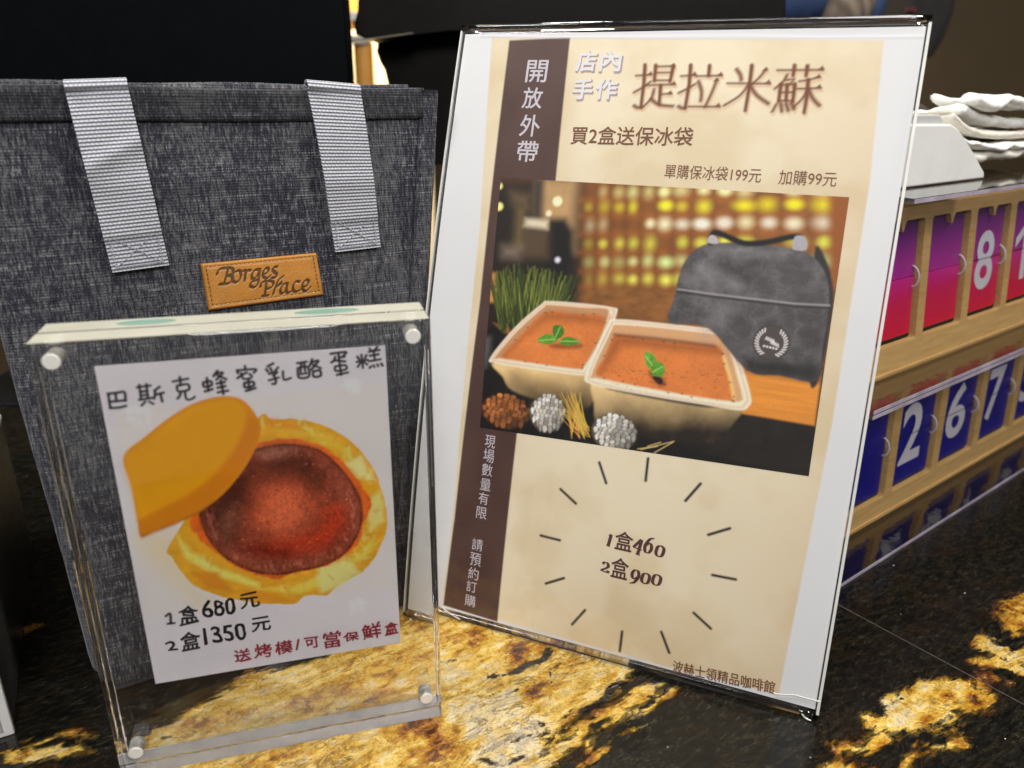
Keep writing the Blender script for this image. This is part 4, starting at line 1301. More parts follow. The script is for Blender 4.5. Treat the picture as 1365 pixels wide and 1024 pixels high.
def poster():
    po_ = thing('poster', 'large beige poster with a brown side band and a dessert photo, in the sign holder', 'poster', PLOC, PYAW)
    WHITE = (214, 212, 216)
    pr = Print(1.8, PW - 1.6, 4.5, PH - 5.0, .4, WHITE)
    U, V = np.meshgrid(pr.u, pr.v)
    pr.C *= (.97 + .05 * fbm(U / 40, V / 40, 14, 3))[..., None]
    # parchment area
    def parch(a, b):
        n = fbm(a / 26, b / 26, 5, 4)
        n2 = fbm(a / 60 + 5, b / 60, 71, 3)
        c0, c1, c2 = pr.ink((224, 209, 184)), pr.ink((214, 195, 164)), pr.ink((188, 154, 112))
        t = np.clip((n - .38) / .26, 0, 1)[..., None]
        edge = np.clip((np.abs(a - 108) / 108) ** 3 * .7 + np.clip((40 - b) / 60, 0, 1) * .55 + (n2 - .5) * .5, 0, 1)[..., None]
        c = c0 * (1 - t) + c1 * t
        return c * (1 - edge * .55) + c2 * edge * .55
    beige = [(17.04,304.05),(198.94,300.2),(202.15,241.08),(202.34,137.32),(198.24,6.9),(150.55,5.6),(57.28,6.32),(24.62,6.28),(26.59,56.03),(24.3,209.37)]
    pr.fill(beige, parch, soft=.6)
    def band(a, b):
        n = fbm(a / 22, b / 30, 41, 3)[..., None]
        return pr.ink((88, 64, 58)) * (1 - n) + pr.ink((64, 40, 36)) * n
    pr.fill([(26.76,302.4),(58.66,303.46),(61.52,234.74),(57.45,109.94),(56.97,4.96),(25.1,5.97),(27.46,56.21),(29.26,171.61)], band, soft=.5)
    # top paper edge and small crinkles
    pr.stroke([(1.63,305.81),(58.6,303.83),(137.03,303.71),(175.4,302.13),(214.67,302.19)], .9, (238, 236, 240), soft=.5, alpha=.8)
    pr.stroke([(10.35,304.14),(110.13,302.03),(213.72,300.95)], .5, (170, 168, 176), soft=.5, alpha=.5)
    # price burst
    for a, b in [[(101.55,99.79),(106.15,90.39)],[(124.82,106.06),(125.06,95.23)],[(150.53,98.66),(144.81,89.29)],[(166.34,80.45),(157.25,75.33)],[(172.14,56.98),(161.62,56.6)],[(164.27,30.49),(155.57,36.11)],[(146.72,13.09),(141.75,22.57)],[(122.86,7.14),(122.88,17.55)],[(97.25,14.41),(103.08,23.71)],[(81.28,32.48),(90.42,37.67)],[(75.91,56.99),(86.15,56.75)],[(83.55,82.84),(92.22,77.21)]]:
        pr.stroke([a, b], 1.35, (38, 30, 30), soft=.4)
    # big title: heavy uprights, thin level strokes, with a printed drop shade
    hs = [[(94.07,284.87),(101.37,285.38)],[(103.47,289.2),(111.5,289.4)],[(103.55,286.29),(110.84,286.44)],[(103.38,282.75),(110.68,282.78)],[(99.86,280.36),(113.18,280.87)],[(107.13,276.27),(112.08,276.6)],[(115.35,284.73),(121.95,285.23)],[(122.36,284.75),(133.87,285.06)],[(121.02,270.77),(134.88,270.94)],[(136.82,281.58),(155.34,281.51)],[(157.63,287.51),(176.61,287.65)],[(160,281.08),(165.89,281.32)],[(160.18,277.67),(165.77,277.86)],[(160.39,274.07),(166,274.15)],[(167.56,282.63),(171.75,283.37),(175.54,284.55)],[(167.1,279.37),(176.66,279.72)],[(161.76,283.19),(165.25,283.6),(163.9,281.37)]]
    vs_ = [[(97.73,289.9),(98.46,281.19),(98.69,270.03)],[(102.84,289.69),(103.21,282.47)],[(111.21,289.54),(110.63,282.23)],[(106.55,280.2),(107.13,271.56)],[(119.11,289.8),(119.68,281.33),(119.44,269.99)],[(127.71,289.52),(127.91,284.98)],[(146.37,289.63),(146.66,278.85),(146.42,269.41)],[(164.57,289.6),(164.59,285.16)],[(169.97,289.33),(169.97,285.11)],[(160.05,281.21),(160.13,273.73)],[(165.89,281.32),(166.06,273.69)],[(162.71,280.97),(163.21,274.04)],[(171.16,283.24),(171.61,275.85),(171.5,268.98)]]
    ds = [[(98.69,270.03),(97.15,269.87),(95.22,270.81)],[(94.51,277.1),(98.23,279.37),(101.39,281.9)],[(103.66,278.45),(102.89,274.13),(99.61,270.05)],[(102.89,274.13),(107.15,271.43),(113.69,270.85)],[(119.44,269.99),(117.93,270.03),(116.23,270.89)],[(115.66,277.05),(119.15,278.93),(122.3,281.01)],[(123.72,282.38),(125.72,277.98),(126.04,273.5)],[(131.81,282.9),(130.49,277.35),(128.44,270.83)],[(139.87,288.03),(141.93,285.49),(142.67,283.09)],[(152.55,287.63),(150.37,284.19),(148.16,281.79)],[(146.13,281.11),(143.17,276.15),(136.96,271.64)],[(146.86,280.98),(150.2,276.57),(155.99,272.68)],[(162,285.41),(160.85,282.59),(157.91,279.49)],[(159.38,272.41),(158.13,269.3)],[(161.21,272.77),(162.14,269.38)],[(163.39,272.8),(164.83,269.76)],[(165.52,273.16),(167.09,270.45)],[(171.57,279.09),(169.88,275.05),(167.15,271.75)],[(171.94,279.09),(174.29,275.11),(177.38,272.19)]]
    tips = [(100.85,285.52),(110.96,289.33),(112.46,281.07),(111.44,276.73),(121.38,285.43),(133.17,285.33),(134.17,271.26),(154.53,281.9),(175.95,288.04),(176.01,280.03),(175.14,284.42),(152.57,287.5),(131.83,282.76)]
    for du, dv, c, al in ((.75, -1.25, (206, 170, 138), .75), (0, 0, (108, 62, 34), 1.0)):
        sh = lambda q: [(a + du, b + dv) for a, b in q]
        for st in hs: pr.stroke(sh(st), .95, c, soft=.5, alpha=al)
        for st in vs_: pr.stroke(sh(st), 1.85, c, soft=.5, alpha=al, taper=(1.0, .85))
        for st in ds: pr.stroke(spline(sh(st), 4, False), 1.7, c, h=1.1, ang=.7, soft=.5, alpha=al)
        for a, b in sh(tips): pr.fill([(a - 1.6, b - .45), (a + .2, b + 1.5), (a + 1.3, b - .2)], c, soft=.5, alpha=al)
    pr.build('printed_face', M_PRINT, po_, lambda a, b: pos(a, b, 0))
    slab('paper_backing', 1.8, PW - 1.6, 4.5, PH - 5, -.9, -.25, M_WHITESHEET, po_)

    # lettering set in type
    T = lambda a, b: tuple(pos(a, b, .16))
    bx = [(43.93,286.87,10.86,10.85),(43.65,273.65,10.28,10.26),(44.29,259.99,10.29,10.61),(44.86,247.26,10.89,10.22)]
    letters('side_heading', [(t_, *b) for t_, b in zip('開放外帶', bx)], T, M_LILACINK, po_, fat=.12)
    bx = [(43.43,100.19,5.71,6.55),(43.48,92.73,6.12,7.12),(43.43,85.22,5.95,6.62),(43.29,77.37,5.98,6.3),(42.91,69.87,5.62,6.52),(42.64,61.98,5.85,6.38),(41.91,44.47,6.12,6.47),(41.6,36.18,6.35,7.08),(41.14,28.26,5.99,6.76),(40.72,20.77,5.83,6.25),(40.62,12.71,6.26,6.49)]
    letters('side_note', [(t_, *b) for t_, b in zip('現場數量有限請預約訂購', bx)], T, M_LILACINK, po_)
    bx = [(68.74,291.78,9.42,9.51),(80.85,291.74,9.95,9.4),(68.89,278.23,9.43,9.48),(80.74,278.34,9.78,9.38)]
    letters('small_heading_shade', [(t_, b[0] + .45, b[1] - .5, b[2] * 1.06, b[3] * 1.06) for t_, b in zip('店內手作', bx)], lambda a, b: tuple(pos(a, b, .10)), M_SHADOWINK, po_, fat=.35)
    letters('small_heading', [(t_, *b) for t_, b in zip('店內手作', bx)], T, plain('white_ink', (.80, .78, .80), .6, var=.02), po_, fat=.22)
    def line(txt, a, b, hgt, dv=0.0):
        """set a line between its left and right ends at centre height"""
        L = math.hypot(b[0] - a[0], b[1] - a[1])
        return (txt, (a[0] + b[0]) / 2, (a[1] + b[1]) / 2 + dv, L, hgt, math.atan2(b[1] - a[1], b[0] - a[0]))
    e = [(66.49,255.94),(124.95,257.02),(114.36,240.76),(157.58,240.77),(165.1,240.48),(188.97,240.68)]
    letters('offer_line', [line('買2盒送保冰袋', e[0], e[1], 8.6)], T, M_BROWNINK, po_, fat=.08)
    letters('price_line', [line('單購保冰袋199元', e[2], e[3], 6.4), line('加購99元', e[4], e[5], 6.4)], T, M_BROWNINK, po_)
    e = [(149.31,6.84),(196.14,9.67)]
    letters('cafe_name', [line('波赫士領精品咖啡館', e[0], e[1], 6.2)], T, M_BROWNINK, po_, fat=.06)
    # prices in old style figures
    bx = [(111.24,62.46,2.75,6.69),(118.38,63.53,8.64,9.37),(125.51,62.46,5.35,8.81),(130.6,64.47,5.29,9.43),(136.12,62.56,5.24,6.21),(110.74,48.43,5.03,5.73),(117.93,49.53,8.55,10.35),(125.75,46.76,5.4,8.76),(131.03,47.52,5.35,5.98),(136.37,48.05,5.46,6.11)]
    letters('price_lettering', [(t_, *b) for t_, b in zip(('盒', '盒'), (bx[1], bx[6]))], T, M_PRICEINK, po_, fat=.14)
    num = Print(min(b[0] for b in bx) - 9, max(b[0] for b in bx) + 9, min(b[1] for b in bx) - 9, max(b[1] for b in bx) + 9, .2, WHITE)
    return po_, bx

po_, price_boxes = poster()

def old_style_figures():
    """figures with thick uprights and thin curves, as flat ribbons"""
    G = {   # strokes in a unit box, (points, thick?)
        '1': [[(.25, .82), (.55, 1.0), (.55, .0)], [(.15, .0), (.95, .0)]],
        '4': [[(.62, 1.0), (.05, .36), (.98, .36)], [(.68, 1.0), (.68, .0)], [(.45, .0), (.92, .0)]],
        '6': [[(.85, .98), (.45, .85), (.18, .5), (.15, .28), (.3, .05), (.5, .0), (.72, .06), (.86, .28), (.75, .52), (.5, .6), (.22, .42)]],
        '0': [[(.5, 1.0), (.2, .86), (.12, .5), (.2, .14), (.5, .0), (.8, .14), (.88, .5), (.8, .86), (.5, 1.0)]],
        '2': [[(.12, .72), (.3, .96), (.6, .98), (.8, .76), (.7, .5), (.1, .04)], [(.08, .05), (.95, .05)], [(.93, .02), (.95, .28)]],
        '9': [[(.15, .02), (.55, .15), (.82, .5), (.85, .72), (.7, .95), (.5, 1.0), (.28, .94), (.14, .72), (.25, .48), (.5, .4), (.78, .58)]],
    }
    V3, F_ = [], []
    k = 0
    rot = -.155
    for ch, b in zip('1_4602_900', price_boxes):
        if ch == '_':
            continue
        cu, cv, w, h = b
        for st in G[ch]:
            P_ = spline(st, 6, False) if len(st) > 3 else [tuple(np.array(a) + (np.array(c) - np.array(a)) * t / 4) for a, c in zip(st, st[1:]) for t in range(5)]
            P_ = [((x - .5) * w * .86, (y - .5) * h * .88) for x, y in P_]
            P_ = [(cu + x * math.cos(rot) - y * math.sin(rot), cv + x * math.sin(rot) + y * math.cos(rot)) for x, y in P_]
            nb = 14
            rings = []
            # sweep an upright elliptical nib: build the ribbon from its support points
            pts = np.array(P_)
            tan = np.gradient(pts, axis=0)
            tan /= np.linalg.norm(tan, axis=1)[:, None] + 1e-9
            nx, ny = -tan[:, 1], tan[:, 0]
            half = np.sqrt((nx * .80) ** 2 + (ny * .26) ** 2)
            o_ = .16 + .004 * (k % 12)
            k += 1
            base = len(V3)
            for (x, y), a, c, r in zip(pts, nx, ny, half):
                V3.append(tuple(float(q) for q in pos(x + a * r, y + c * r, o_)))
                V3.append(tuple(float(q) for q in pos(x - a * r, y - c * r, o_)))
            for i in range(len(pts) - 1):
                F_.append((base + 2 * i, base + 2 * i + 1, base + 2 * i + 3, base + 2 * i + 2))
    mesh_obj('price_figures', V3, F_, M_PRICEINK, po_)

old_style_figures()

def poster_photo():
    """the printed dessert photograph on the poster"""
    R = [(32.52,233.68),(194.98,233.34),(196.28,110.94),(36.99,106.54)]
    us, vs = [p[0] for p in R], [p[1] for p in R]
    u0, u1, v0, v1 = min(us) - 1, max(us) + 1, min(vs) - 1, max(vs) + 1
    pr = Print(u0, u1, v0, v1, .3, (214, 212, 216))
    U, V = np.meshgrid(pr.u, pr.v)
    # out-of-focus room
    n = fbm(U / 18, V / 18, 3, 4)[..., None]
    pr.C[:] = pr.ink((150, 92, 36)) * (1 - n) + pr.ink((112, 60, 22)) * n
    pr.fill([(14.94,235.49),(74.83,235.12),(86.83,172.34),(68.46,157.22),(26.33,148.65)], (42, 32, 22), soft=9)
    pr.fill([(52.64,235.63),(72.34,234.99),(75.55,200.08),(61.83,207.04),(53.76,217.83)], (178, 140, 96), soft=5, tex=lambda a, b: .8 + .3 * fbm(a / 8, b / 8, 4, 2))
    pr.fill([(50.28,233.89),(55.45,234.15),(56.67,213.15),(52.13,214.47)], (70, 58, 50), soft=3)
    pr.fill([(60.73,215.05),(69.18,215.63),(74.08,209.57),(75.06,200.04),(73.32,185.41),(63.17,184.43),(59.05,208.46)], (26, 20, 18), soft=3)
    pr.fill([(48.06,210.92),(61.39,210.25),(63.02,195.8),(49.56,194.64)], (92, 72, 52), soft=4)
    pr.fill([(47.91,214.51),(60.5,214.23),(60.75,209.88),(47.8,210.25)], (196, 180, 156), soft=2)
    pr.fill([(38.94,226.75),(48.82,225.67),(48.74,219.96),(40.51,221.91)], (110, 86, 62), soft=5)
    pr.fill([(43.6,218.82),(47.11,219.04),(48.03,199.44),(44.83,200.83)], (120, 100, 60), soft=5)
    pr.fill([(38.2,199.47),(47.92,200.25),(46.93,194.42),(38.86,194.55)], (128, 108, 96), soft=5)
    for x, y, r, c in ((150, 42, 10, (236, 220, 140)), (150, 104, 13, (240, 220, 130)), (326, 88, 15, (244, 232, 170)), (300, 125, 9, (226, 206, 170)), (328, 266, 9, (200, 196, 214))):
        p = pos_px[(x, y)]
        pr.blob(p[0], p[1], r * .15, r * .15, c, soft=1.1)
    def vgrad(top, bot, yt, yb, x=500, amp=.16, sc=9.0):
        vt, vb = grid_px(x, yt)[1], grid_px(x, yb)[1]
        a_, b_ = pr.ink(top), pr.ink(bot)
        def f(U_, V_):
            q = np.clip((vt - V_ - (U_ - grid_px(x, yt)[0]) * -.14) / (vt - vb), 0, 1)
            q = np.clip(q + amp * 2 * (fbm(U_ / sc, V_ / sc, 33, 4) - .5), 0, 1)[..., None]
            return a_ * (1 - q) + b_ * q
        return f
    # light wall
    for y in (84, 133, 188, 244, 300, 349):
        pr.stroke([grid_px(400, y), grid_px(1190, y - 8)], 2.2, (186, 104, 36), soft=2, alpha=.4)
    for x in (444, 489, 535, 581, 628, 678, 735, 799, 864, 931, 1006, 1093):
        pr.stroke([grid_px(x, 40), grid_px(x - 6, 380)], 1.6, (84, 46, 18), soft=2, alpha=.4)
    cols = [422, 466, 512, 558, 604, 652, 704, 766, 832, 896, 966, 1046, 1140]
    for ri, (y, c) in enumerate(((60, (222, 226, 150)), (106, (232, 216, 40)), (160, (242, 246, 190)), (216, (206, 210, 74)), (272, (196, 220, 140)), (326, (216, 218, 84)), (372, (160, 150, 80)))):
        for ci, x in enumerate(cols):
            if ri == 6 and ci > 2: continue
            if ri == 0 and ci in (0,): continue
            if random.random() < .09: continue
            yy = y - (x - 460) * .012 * (1 if ri < 3 else .4)
            rx = 1.9 + (x - 420) / 720 * 3.2
            ry = 2.1 + (x - 420) / 720 * .4
            p = grid_px(x, yy)
            g_ = .9 + .22 * random.random()
            cc = tuple(int(k * g_) for k in c)
            if ri == 1 and ci > 7: cc = (232, 218, 8)
            pr.blob(p[0] + random.uniform(-.4, .4), p[1], rx * 1.3, ry * 1.3, (186, 120, 40), soft=3, alpha=.22)
            pr.blob(p[0] + random.uniform(-.7, .7), p[1] + random.uniform(-.45, .45), rx * random.uniform(.62, 1.0), ry * random.uniform(.85, 1.1), tuple(min(k, 250) for k in cc), soft=random.uniform(1.8, 3.4), alpha=(.35 + .6 * min(1, ci / 3)) * random.uniform(.55, 1))
    pr.fill([(186.75,235.01),(197.23,235.59),(198.63,198.92),(192.9,192.65)], (150, 80, 20), soft=3)
    pr.fill(spline([(82.49,179.89),(101.38,185.76),(128.23,184.58),(131.83,169.61),(110.12,168.63),(87.25,169.18)]), (140, 88, 40), soft=5, tex=lambda a, b: .6 + .8 * fbm(a / 6, b / 3, 19, 3))
    # dark table
    pr.fill([(25.31,157.05),(49.9,164.94),(95.59,168.53),(162.88,159.81),(197.85,158.63),(200.11,105.87),(27.68,103.86)], (24, 20, 18), soft=2, tex=lambda a, b: .5 + fbm(a / 5, b / 5, 29, 4))
    pr.fill([(30.33,152.55),(37.24,153.4),(37.69,146.69),(36.89,138.09),(30.81,142.39)], (150, 150, 160), soft=3, alpha=.35)
    # wooden board
    pr.fill([(156.27,155.16),(194.94,158.23),(195.57,133.38),(160.73,133.75)], (212, 132, 48), soft=1, tex=lambda a, b: .84 + .3 * fbm(a / 20, b / 1.6, 39, 3))
    pr.fill([(160.69,134.05),(195.57,133.38),(196.53,109.69),(148.67,113.13)], (38, 30, 27), soft=1, tex=lambda a, b: .5 + 1.1 * fbm(a / 4, b / 4, 49, 4))
    pr.fill([(28.96,186.84),(36.73,186.05),(37.23,179.43),(31.35,179.68)], (170, 120, 66), soft=1.5)
    pr.fill([(29.8,177.51),(37.74,178.31),(38.29,171.17),(30.28,170.83)], (190, 130, 60), soft=1.5)
    pr.fill([(37.75,161.05),(46.99,159.61),(50.16,155.82),(43.75,156.71)], (150, 84, 40), soft=1)
    # potted grass
    rg = random.Random(4)
    for k in range(280):
        bx_ = rg.uniform(150, 330); by_ = rg.uniform(420, 485)
        tx = 130 + (bx_ - 150) / 180 * 230 + rg.uniform(-28, 40); ty = rg.uniform(275, 350) + abs(tx - 220) * .2
        a, b = grid_px(bx_, by_), grid_px(tx, ty)
        mid = ((a[0] + b[0]) / 2 + rg.uniform(-1, 1), (a[1] + b[1]) / 2)
        g = rg.random()
        g = g * g * (1.0 if k > 90 else .5)
        c = (int(44 + 116 * g), int(60 + 104 * g), int(18 + 50 * g))
        pr.stroke(spline([a, mid, b], 4, False), .62, c, soft=.4 if k > 120 else .8, taper=(1, .35))
        pr.stroke([a, ((a[0] + mid[0]) / 2, (a[1] + mid[1]) / 2)], .62, (30, 44, 14), soft=.5, alpha=.6)
    # dessert tubs
    cocoa = lambda a, b: .86 + .26 * fbm(a / 9, b / 7, 59, 4) + .10 * (vnoise(a / .5, b / .5, 3) - .5)
    pr.fill(spline([(42,141.33),(87.49,141.75),(94.67,137.9),(95.04,129.83),(89.77,123.79),(72.53,124.74),(52.66,128.11),(46.49,134.32)], 4), vgrad((214, 178, 124), (44, 30, 20), 596, 716, 250), soft=1)
    pr.fill([(49.65,138.14),(74.72,135.02),(89.12,128.93),(89.77,123.79),(72.57,124.41),(52.66,128.11)], (70, 50, 34), soft=4, alpha=.35)
    rim1 = spline([(39.18,143.49),(50.52,160.03),(62.65,172.62),(66.22,174.47),(83.12,175.14),(98.33,174.87),(100.43,172.57),(96.85,159.11),(90.5,144.44),(87.86,141.48),(65.29,140.97),(42.02,141.16)], 4)
    pr.fill(rim1, (218, 190, 168), soft=.7)
    pr.fill(spline([(41.62,144.49),(52.38,159.41),(64.14,171.8),(66.41,173.02),(83.33,173.56),(97.58,173.2),(94.91,158.87),(88.44,144.81),(85.96,143.17),(65.05,142.93),(43.61,143.06)], 4), (186, 134, 92), soft=.6)
    pr.fill(spline([(45.28,144.3),(54.44,157.17),(65.16,169.29),(80.45,170.02),(95.38,170.1),(92.19,156.92),(87.78,146.01),(83.85,143.85),(63.2,143.67)], 4), (206, 116, 56), soft=.6, warp=.5, tex=cocoa)
    pr.fill(spline([(93.04,137.66),(104.81,135.83),(127.3,134.76),(148.75,134.63),(163.86,136.38),(161.35,129.26),(157.41,121.52),(154.01,118.14),(139.05,116.48),(117.06,116.22),(98.9,117.72),(95.24,128.24)], 4), vgrad((218, 184, 132), (40, 29, 21), 640, 790, 560), soft=1)
    pr.fill([(98.33,122.2),(128.95,122.37),(157.45,125.54),(154.01,118.14),(139.1,116.17),(98.94,117.4)], (60, 44, 30), soft=5, alpha=.35)
    rim2 = spline([(89.84,141.75),(92.82,152.18),(97.54,166.21),(101.17,169.49),(125.61,170.12),(150.67,170.02),(154.79,167.81),(161.24,155.08),(166.66,142.27),(166.49,138.31),(162.77,135.9),(145.56,135.99),(120.81,136.3),(93.04,137.66)], 4)
    pr.fill(rim2, (222, 196, 174), soft=.7)
    pr.fill(spline([(92.46,142.12),(95.25,152.5),(99.36,164.83),(102.26,167.39),(125.87,168.29),(150.05,168.13),(153.27,166.11),(158.67,154.73),(163.92,142.16),(163.41,139.65),(160.06,138.53),(142.22,138.27),(120.48,138.79),(94.38,140.13)], 4), (198, 148, 106), soft=.6)
    pr.fill(spline([(95.11,142.17),(97.89,151.24),(101.1,161.54),(110.96,162.43),(129.76,162.42),(149.6,162.92),(153.58,155.55),(160.06,140.66),(155.62,138.77),(136.04,138.9),(113.95,140.05)], 4), (208, 117, 56), soft=.6, warp=.6, tex=cocoa)
    pr.stroke(spline([(101.29,162.52),(110.92,162.74),(123.48,163.04),(135.79,163.02),(147.81,163)], 5, False), 1.3, (100, 50, 24), soft=.8, alpha=.7)
    pr.stroke(spline([(152.87,158.49),(156.72,149.91),(159.77,140.62)], 5, False), 1.2, (226, 196, 120), soft=.8, alpha=.7)
    rr = random.Random(8)
    for _ in range(40):
        p = grid_px(rr.uniform(470, 820), rr.uniform(600, 660))
        pr.stroke([p, (p[0] + rr.uniform(.4, 1.8), p[1] - .2)], .3, (120, 56, 24), soft=.25, alpha=.6)
    for rimp, inn in ((rim1, [(43.61,143.06),(65.05,142.93),(85.96,143.17),(88.44,144.81),(94.91,158.87),(97.58,173.2)]), (rim2, [(94.38,140.13),(120.48,138.79),(142.22,138.27),(160.06,138.53),(163.41,139.65),(163.92,142.16),(158.67,154.73),(153.27,166.11)])):
        pr.stroke(rimp + rimp[:1], .8, (236, 214, 196), soft=.6, alpha=.8)
        ins = [(np.array(q_) - np.mean(rimp, 0)) * .965 + np.mean(rimp, 0) for q_ in rimp]
        pr.stroke(ins + ins[:1], .7, (170, 130, 100), soft=.7, alpha=.5)
        pr.stroke(spline(inn, 4, False), .9, (232, 208, 186), soft=.7, alpha=.7)
    for poly in ([(45.28,144.3),(54.44,157.17),(65.16,169.29),(80.45,170.02),(95.38,170.1),(92.19,156.92),(87.78,146.01),(83.85,143.85),(63.2,143.67)], [(95.11,142.17),(97.89,151.24),(101.1,161.54),(110.96,162.43),(129.76,162.42),(149.6,162.92),(153.58,155.55),(160.06,140.66),(155.62,138.77),(136.04,138.9),(113.95,140.05)]):
        sp_ = spline(poly, 4)
        for a, b in zip(sp_, sp_[1:] + sp_[:1]):
            if rr.random() < .4:
                pr.blob(a[0] + rr.uniform(-.6, .6), a[1] + rr.uniform(-.6, .6), .5, .3, (86, 42, 18), soft=.4, alpha=.7)
        P2 = np.array(sp_)
        for _ in range(240):
            g_ = rr.random() ** .5
            q_ = rr.choice(sp_)
            pr.blob(P2[:, 0].mean() + (q_[0] - P2[:, 0].mean()) * g_ * .93, P2[:, 1].mean() + (q_[1] - P2[:, 1].mean()) * g_ * .93, rr.uniform(.2, .7), rr.uniform(.15, .4), rr.choice(((226, 138, 70), (150, 74, 28), (176, 92, 38), (218, 130, 66))), soft=.5, alpha=.16)
    for poly in ([(66.04,169.23),(80.47,169.86),(95.41,169.94),(94.55,166.5),(80.87,166.84),(64.6,165.63),(54.65,155.53),(47.06,144.53),(45.24,144.63)], [(101.1,161.54),(110.96,162.43),(129.76,162.42),(149.6,162.92),(151.55,159.53),(130.28,158.61),(105.1,158.23),(98.71,144.93),(95.72,142.58)]):
        pr.fill(poly, (120, 58, 22), soft=3.5, alpha=.55)
    pr.fill(spline([(68.91,153.67),(75.6,155.16),(85.64,156.1),(84.27,153.66),(72.56,152.16)], 3), (110, 54, 22), soft=1.2, alpha=.6)
    pr.fill(spline([(119.9,147.86),(125.81,145.85),(128.71,142.82),(125.86,140.84),(120.62,144.81)], 3), (96, 46, 20), soft=1.2, alpha=.6)
    # mint
    for poly, c in (([(62.5,154.84),(66.54,158.63),(71.77,158.28),(73.07,156.16),(67.21,153.45)], (96, 150, 46)), ([(74.13,155.96),(77.7,158.68),(84.81,157.29),(80.75,154.83),(75.68,154.52)], (84, 142, 40)), ([(70.11,163.15),(74.52,163.51),(75.86,159.76),(72.8,156.94),(70.29,159.09)], (70, 128, 36)),
                    ([(116.42,154.94),(118.91,156.36),(121.85,154.4),(122.93,149.84),(119.11,149.01)], (104, 158, 52)), ([(120.76,150.8),(124.92,152.46),(127.27,148.87),(125.85,145.55),(121.38,146.17)], (92, 150, 44)), ([(121.86,144.98),(125.9,145.24),(126.99,142.89),(125.08,141.98)], (60, 30, 16))):
        pr.fill(spline(poly, 3), c, soft=.4, tex=lambda a, b: .7 + .6 * fbm(a / .9, b / .9, 89, 2))
    for a, b in (((270,510),(322,506)), ((336,512),(392,512)), ((322,500),(336,470)), ((594,556),(616,586)), ((616,606),(646,588))):
        pr.stroke([grid_px(*a), grid_px(*b)], .35, (170, 206, 110), soft=.3, alpha=.8)
    # grey lunch bag
    def bagc(a, b):
        r = 1 - 2 * np.abs(fbm(a / 15 + .5 * fbm(a / 8, b / 8, 7, 2), b / 11, 99, 4) - .5)
        r2_ = 1 - 2 * np.abs(fbm(a / 7 + 9, b / 6, 45, 3) - .5)
        return (.50 + .42 * r ** 3 + .22 * r2_ ** 6 + .25 * (fbm(a / 30, b / 26, 12, 2) - .4)) * (.86 + .28 * vnoise(a / .5, b / .5, 5)) * (1.05 - .10 * (vnoise(a / .45, b / 3., 9)))
    pr.fill(spline([(184.54,211.26),(191.46,202.54),(194.89,189.98),(195.37,175.67),(194.24,153.75),(190.55,152.93),(187.08,186.28)], 4), (52, 46, 48), soft=.8)
    pr.fill(spline([(126.08,171.26),(126.93,182.91),(127.47,192.16),(129.76,200.77),(134.24,206.45),(141.26,209.43),(158.54,210.49),(175.51,209.52),(183.32,207.57),(189.68,200.94),(192.9,192.65),(194.01,181.27),(193.76,168.24),(193.49,153.35),(178,153.51),(163.72,153.91),(143.71,171.02)], 4), (100, 95, 97), soft=.7, tex=bagc)
    pr.fill([(161.47,159.63),(177.15,159.47),(193.68,159.51),(193.49,153.35),(178,153.51),(163.19,153.54)], (36, 32, 34), soft=3, alpha=.8)
    for st, c_, w_, al in (([(136.99,197.61),(146.2,195.44),(154.13,190.97)], (150, 146, 150), 3.4, .5), ([(150.32,197.32),(157.88,195.05),(166.83,192.22)], (60, 56, 60), 4, .5), ([(131.89,191.06),(140.61,193.11),(144.02,189.97)], (150, 146, 150), 3, .4), ([(168.05,203.35),(177.12,198.33),(180.87,191.43)], (70, 64, 68), 5, .45), ([(151.39,179.45),(146.22,174.34),(144.13,168.02)], (140, 136, 140), 5, .4), ([(156.12,176.98),(155.94,167.95),(160.04,159.44)], (64, 60, 64), 5, .4), ([(182.32,181.4),(189.15,172.02),(189.67,158.96)], (58, 54, 58), 6, .45), ([(141.7,206.31),(156.17,207.05),(171.74,206.88)], (146, 142, 146), 3, .4)):
        pr.stroke(spline(st, 5, False), w_, c_, soft=w_ * .9, alpha=al)
    pr.stroke([(128.21,186.88),(144.54,186.25),(162.04,185.97),(178.94,185.7),(193.8,186.43)], .8, (150, 144, 148), soft=.5)
    pr.stroke([(128.34,185.97),(144.69,185.21),(162.19,184.95),(179.09,184.69),(193.94,185.44)], .8, (48, 44, 48), soft=.6)
    pr.stroke(spline([(139.76,209.61),(140.63,213.88),(145.12,213.32),(154.24,210.45),(164.06,211.52),(173.4,214.58),(177.48,214.89)], 5, False), 2.6, (26, 24, 26), soft=.6)
    pr.fill(spline([(138.29,209.49),(139.29,212.88),(142.05,212.19),(143.05,209.27)], 3), (164, 158, 164), soft=.5)
    pr.fill(spline([(175.15,210.07),(175.54,215.03),(179.34,215.32),(181.14,212.29),(180.74,209.37),(176.95,209.06)], 3), (156, 150, 158), soft=.5)
    c0 = [(172.33,167.59),(180.11,167.97),(170.66,175.38)]
    rx = math.hypot(c0[1][0] - c0[0][0], c0[1][1] - c0[0][1])
    cx, cy = c0[0]
    pr.blob(cx, cy, rx * 1.02, rx * 1.02, (70, 62, 62), soft=.6)
    pr.blob(cx, cy, rx * .95, rx * .95, (84, 74, 72), soft=.6)
    tilt = -.12
    for s in (-1, 1):
        for k in range(11):
            q = math.radians(-62 + k * 11.5)
            a = (math.cos(q) * s * rx * .72, math.sin(q) * rx * .72)
            b = (math.cos(q + .12) * s * rx * .88, math.sin(q + .12) * rx * .88)
            pr.stroke([(cx + a[0], cy + a[1]), (cx + b[0], cy + b[1])], .55, (206, 200, 202), soft=.3)
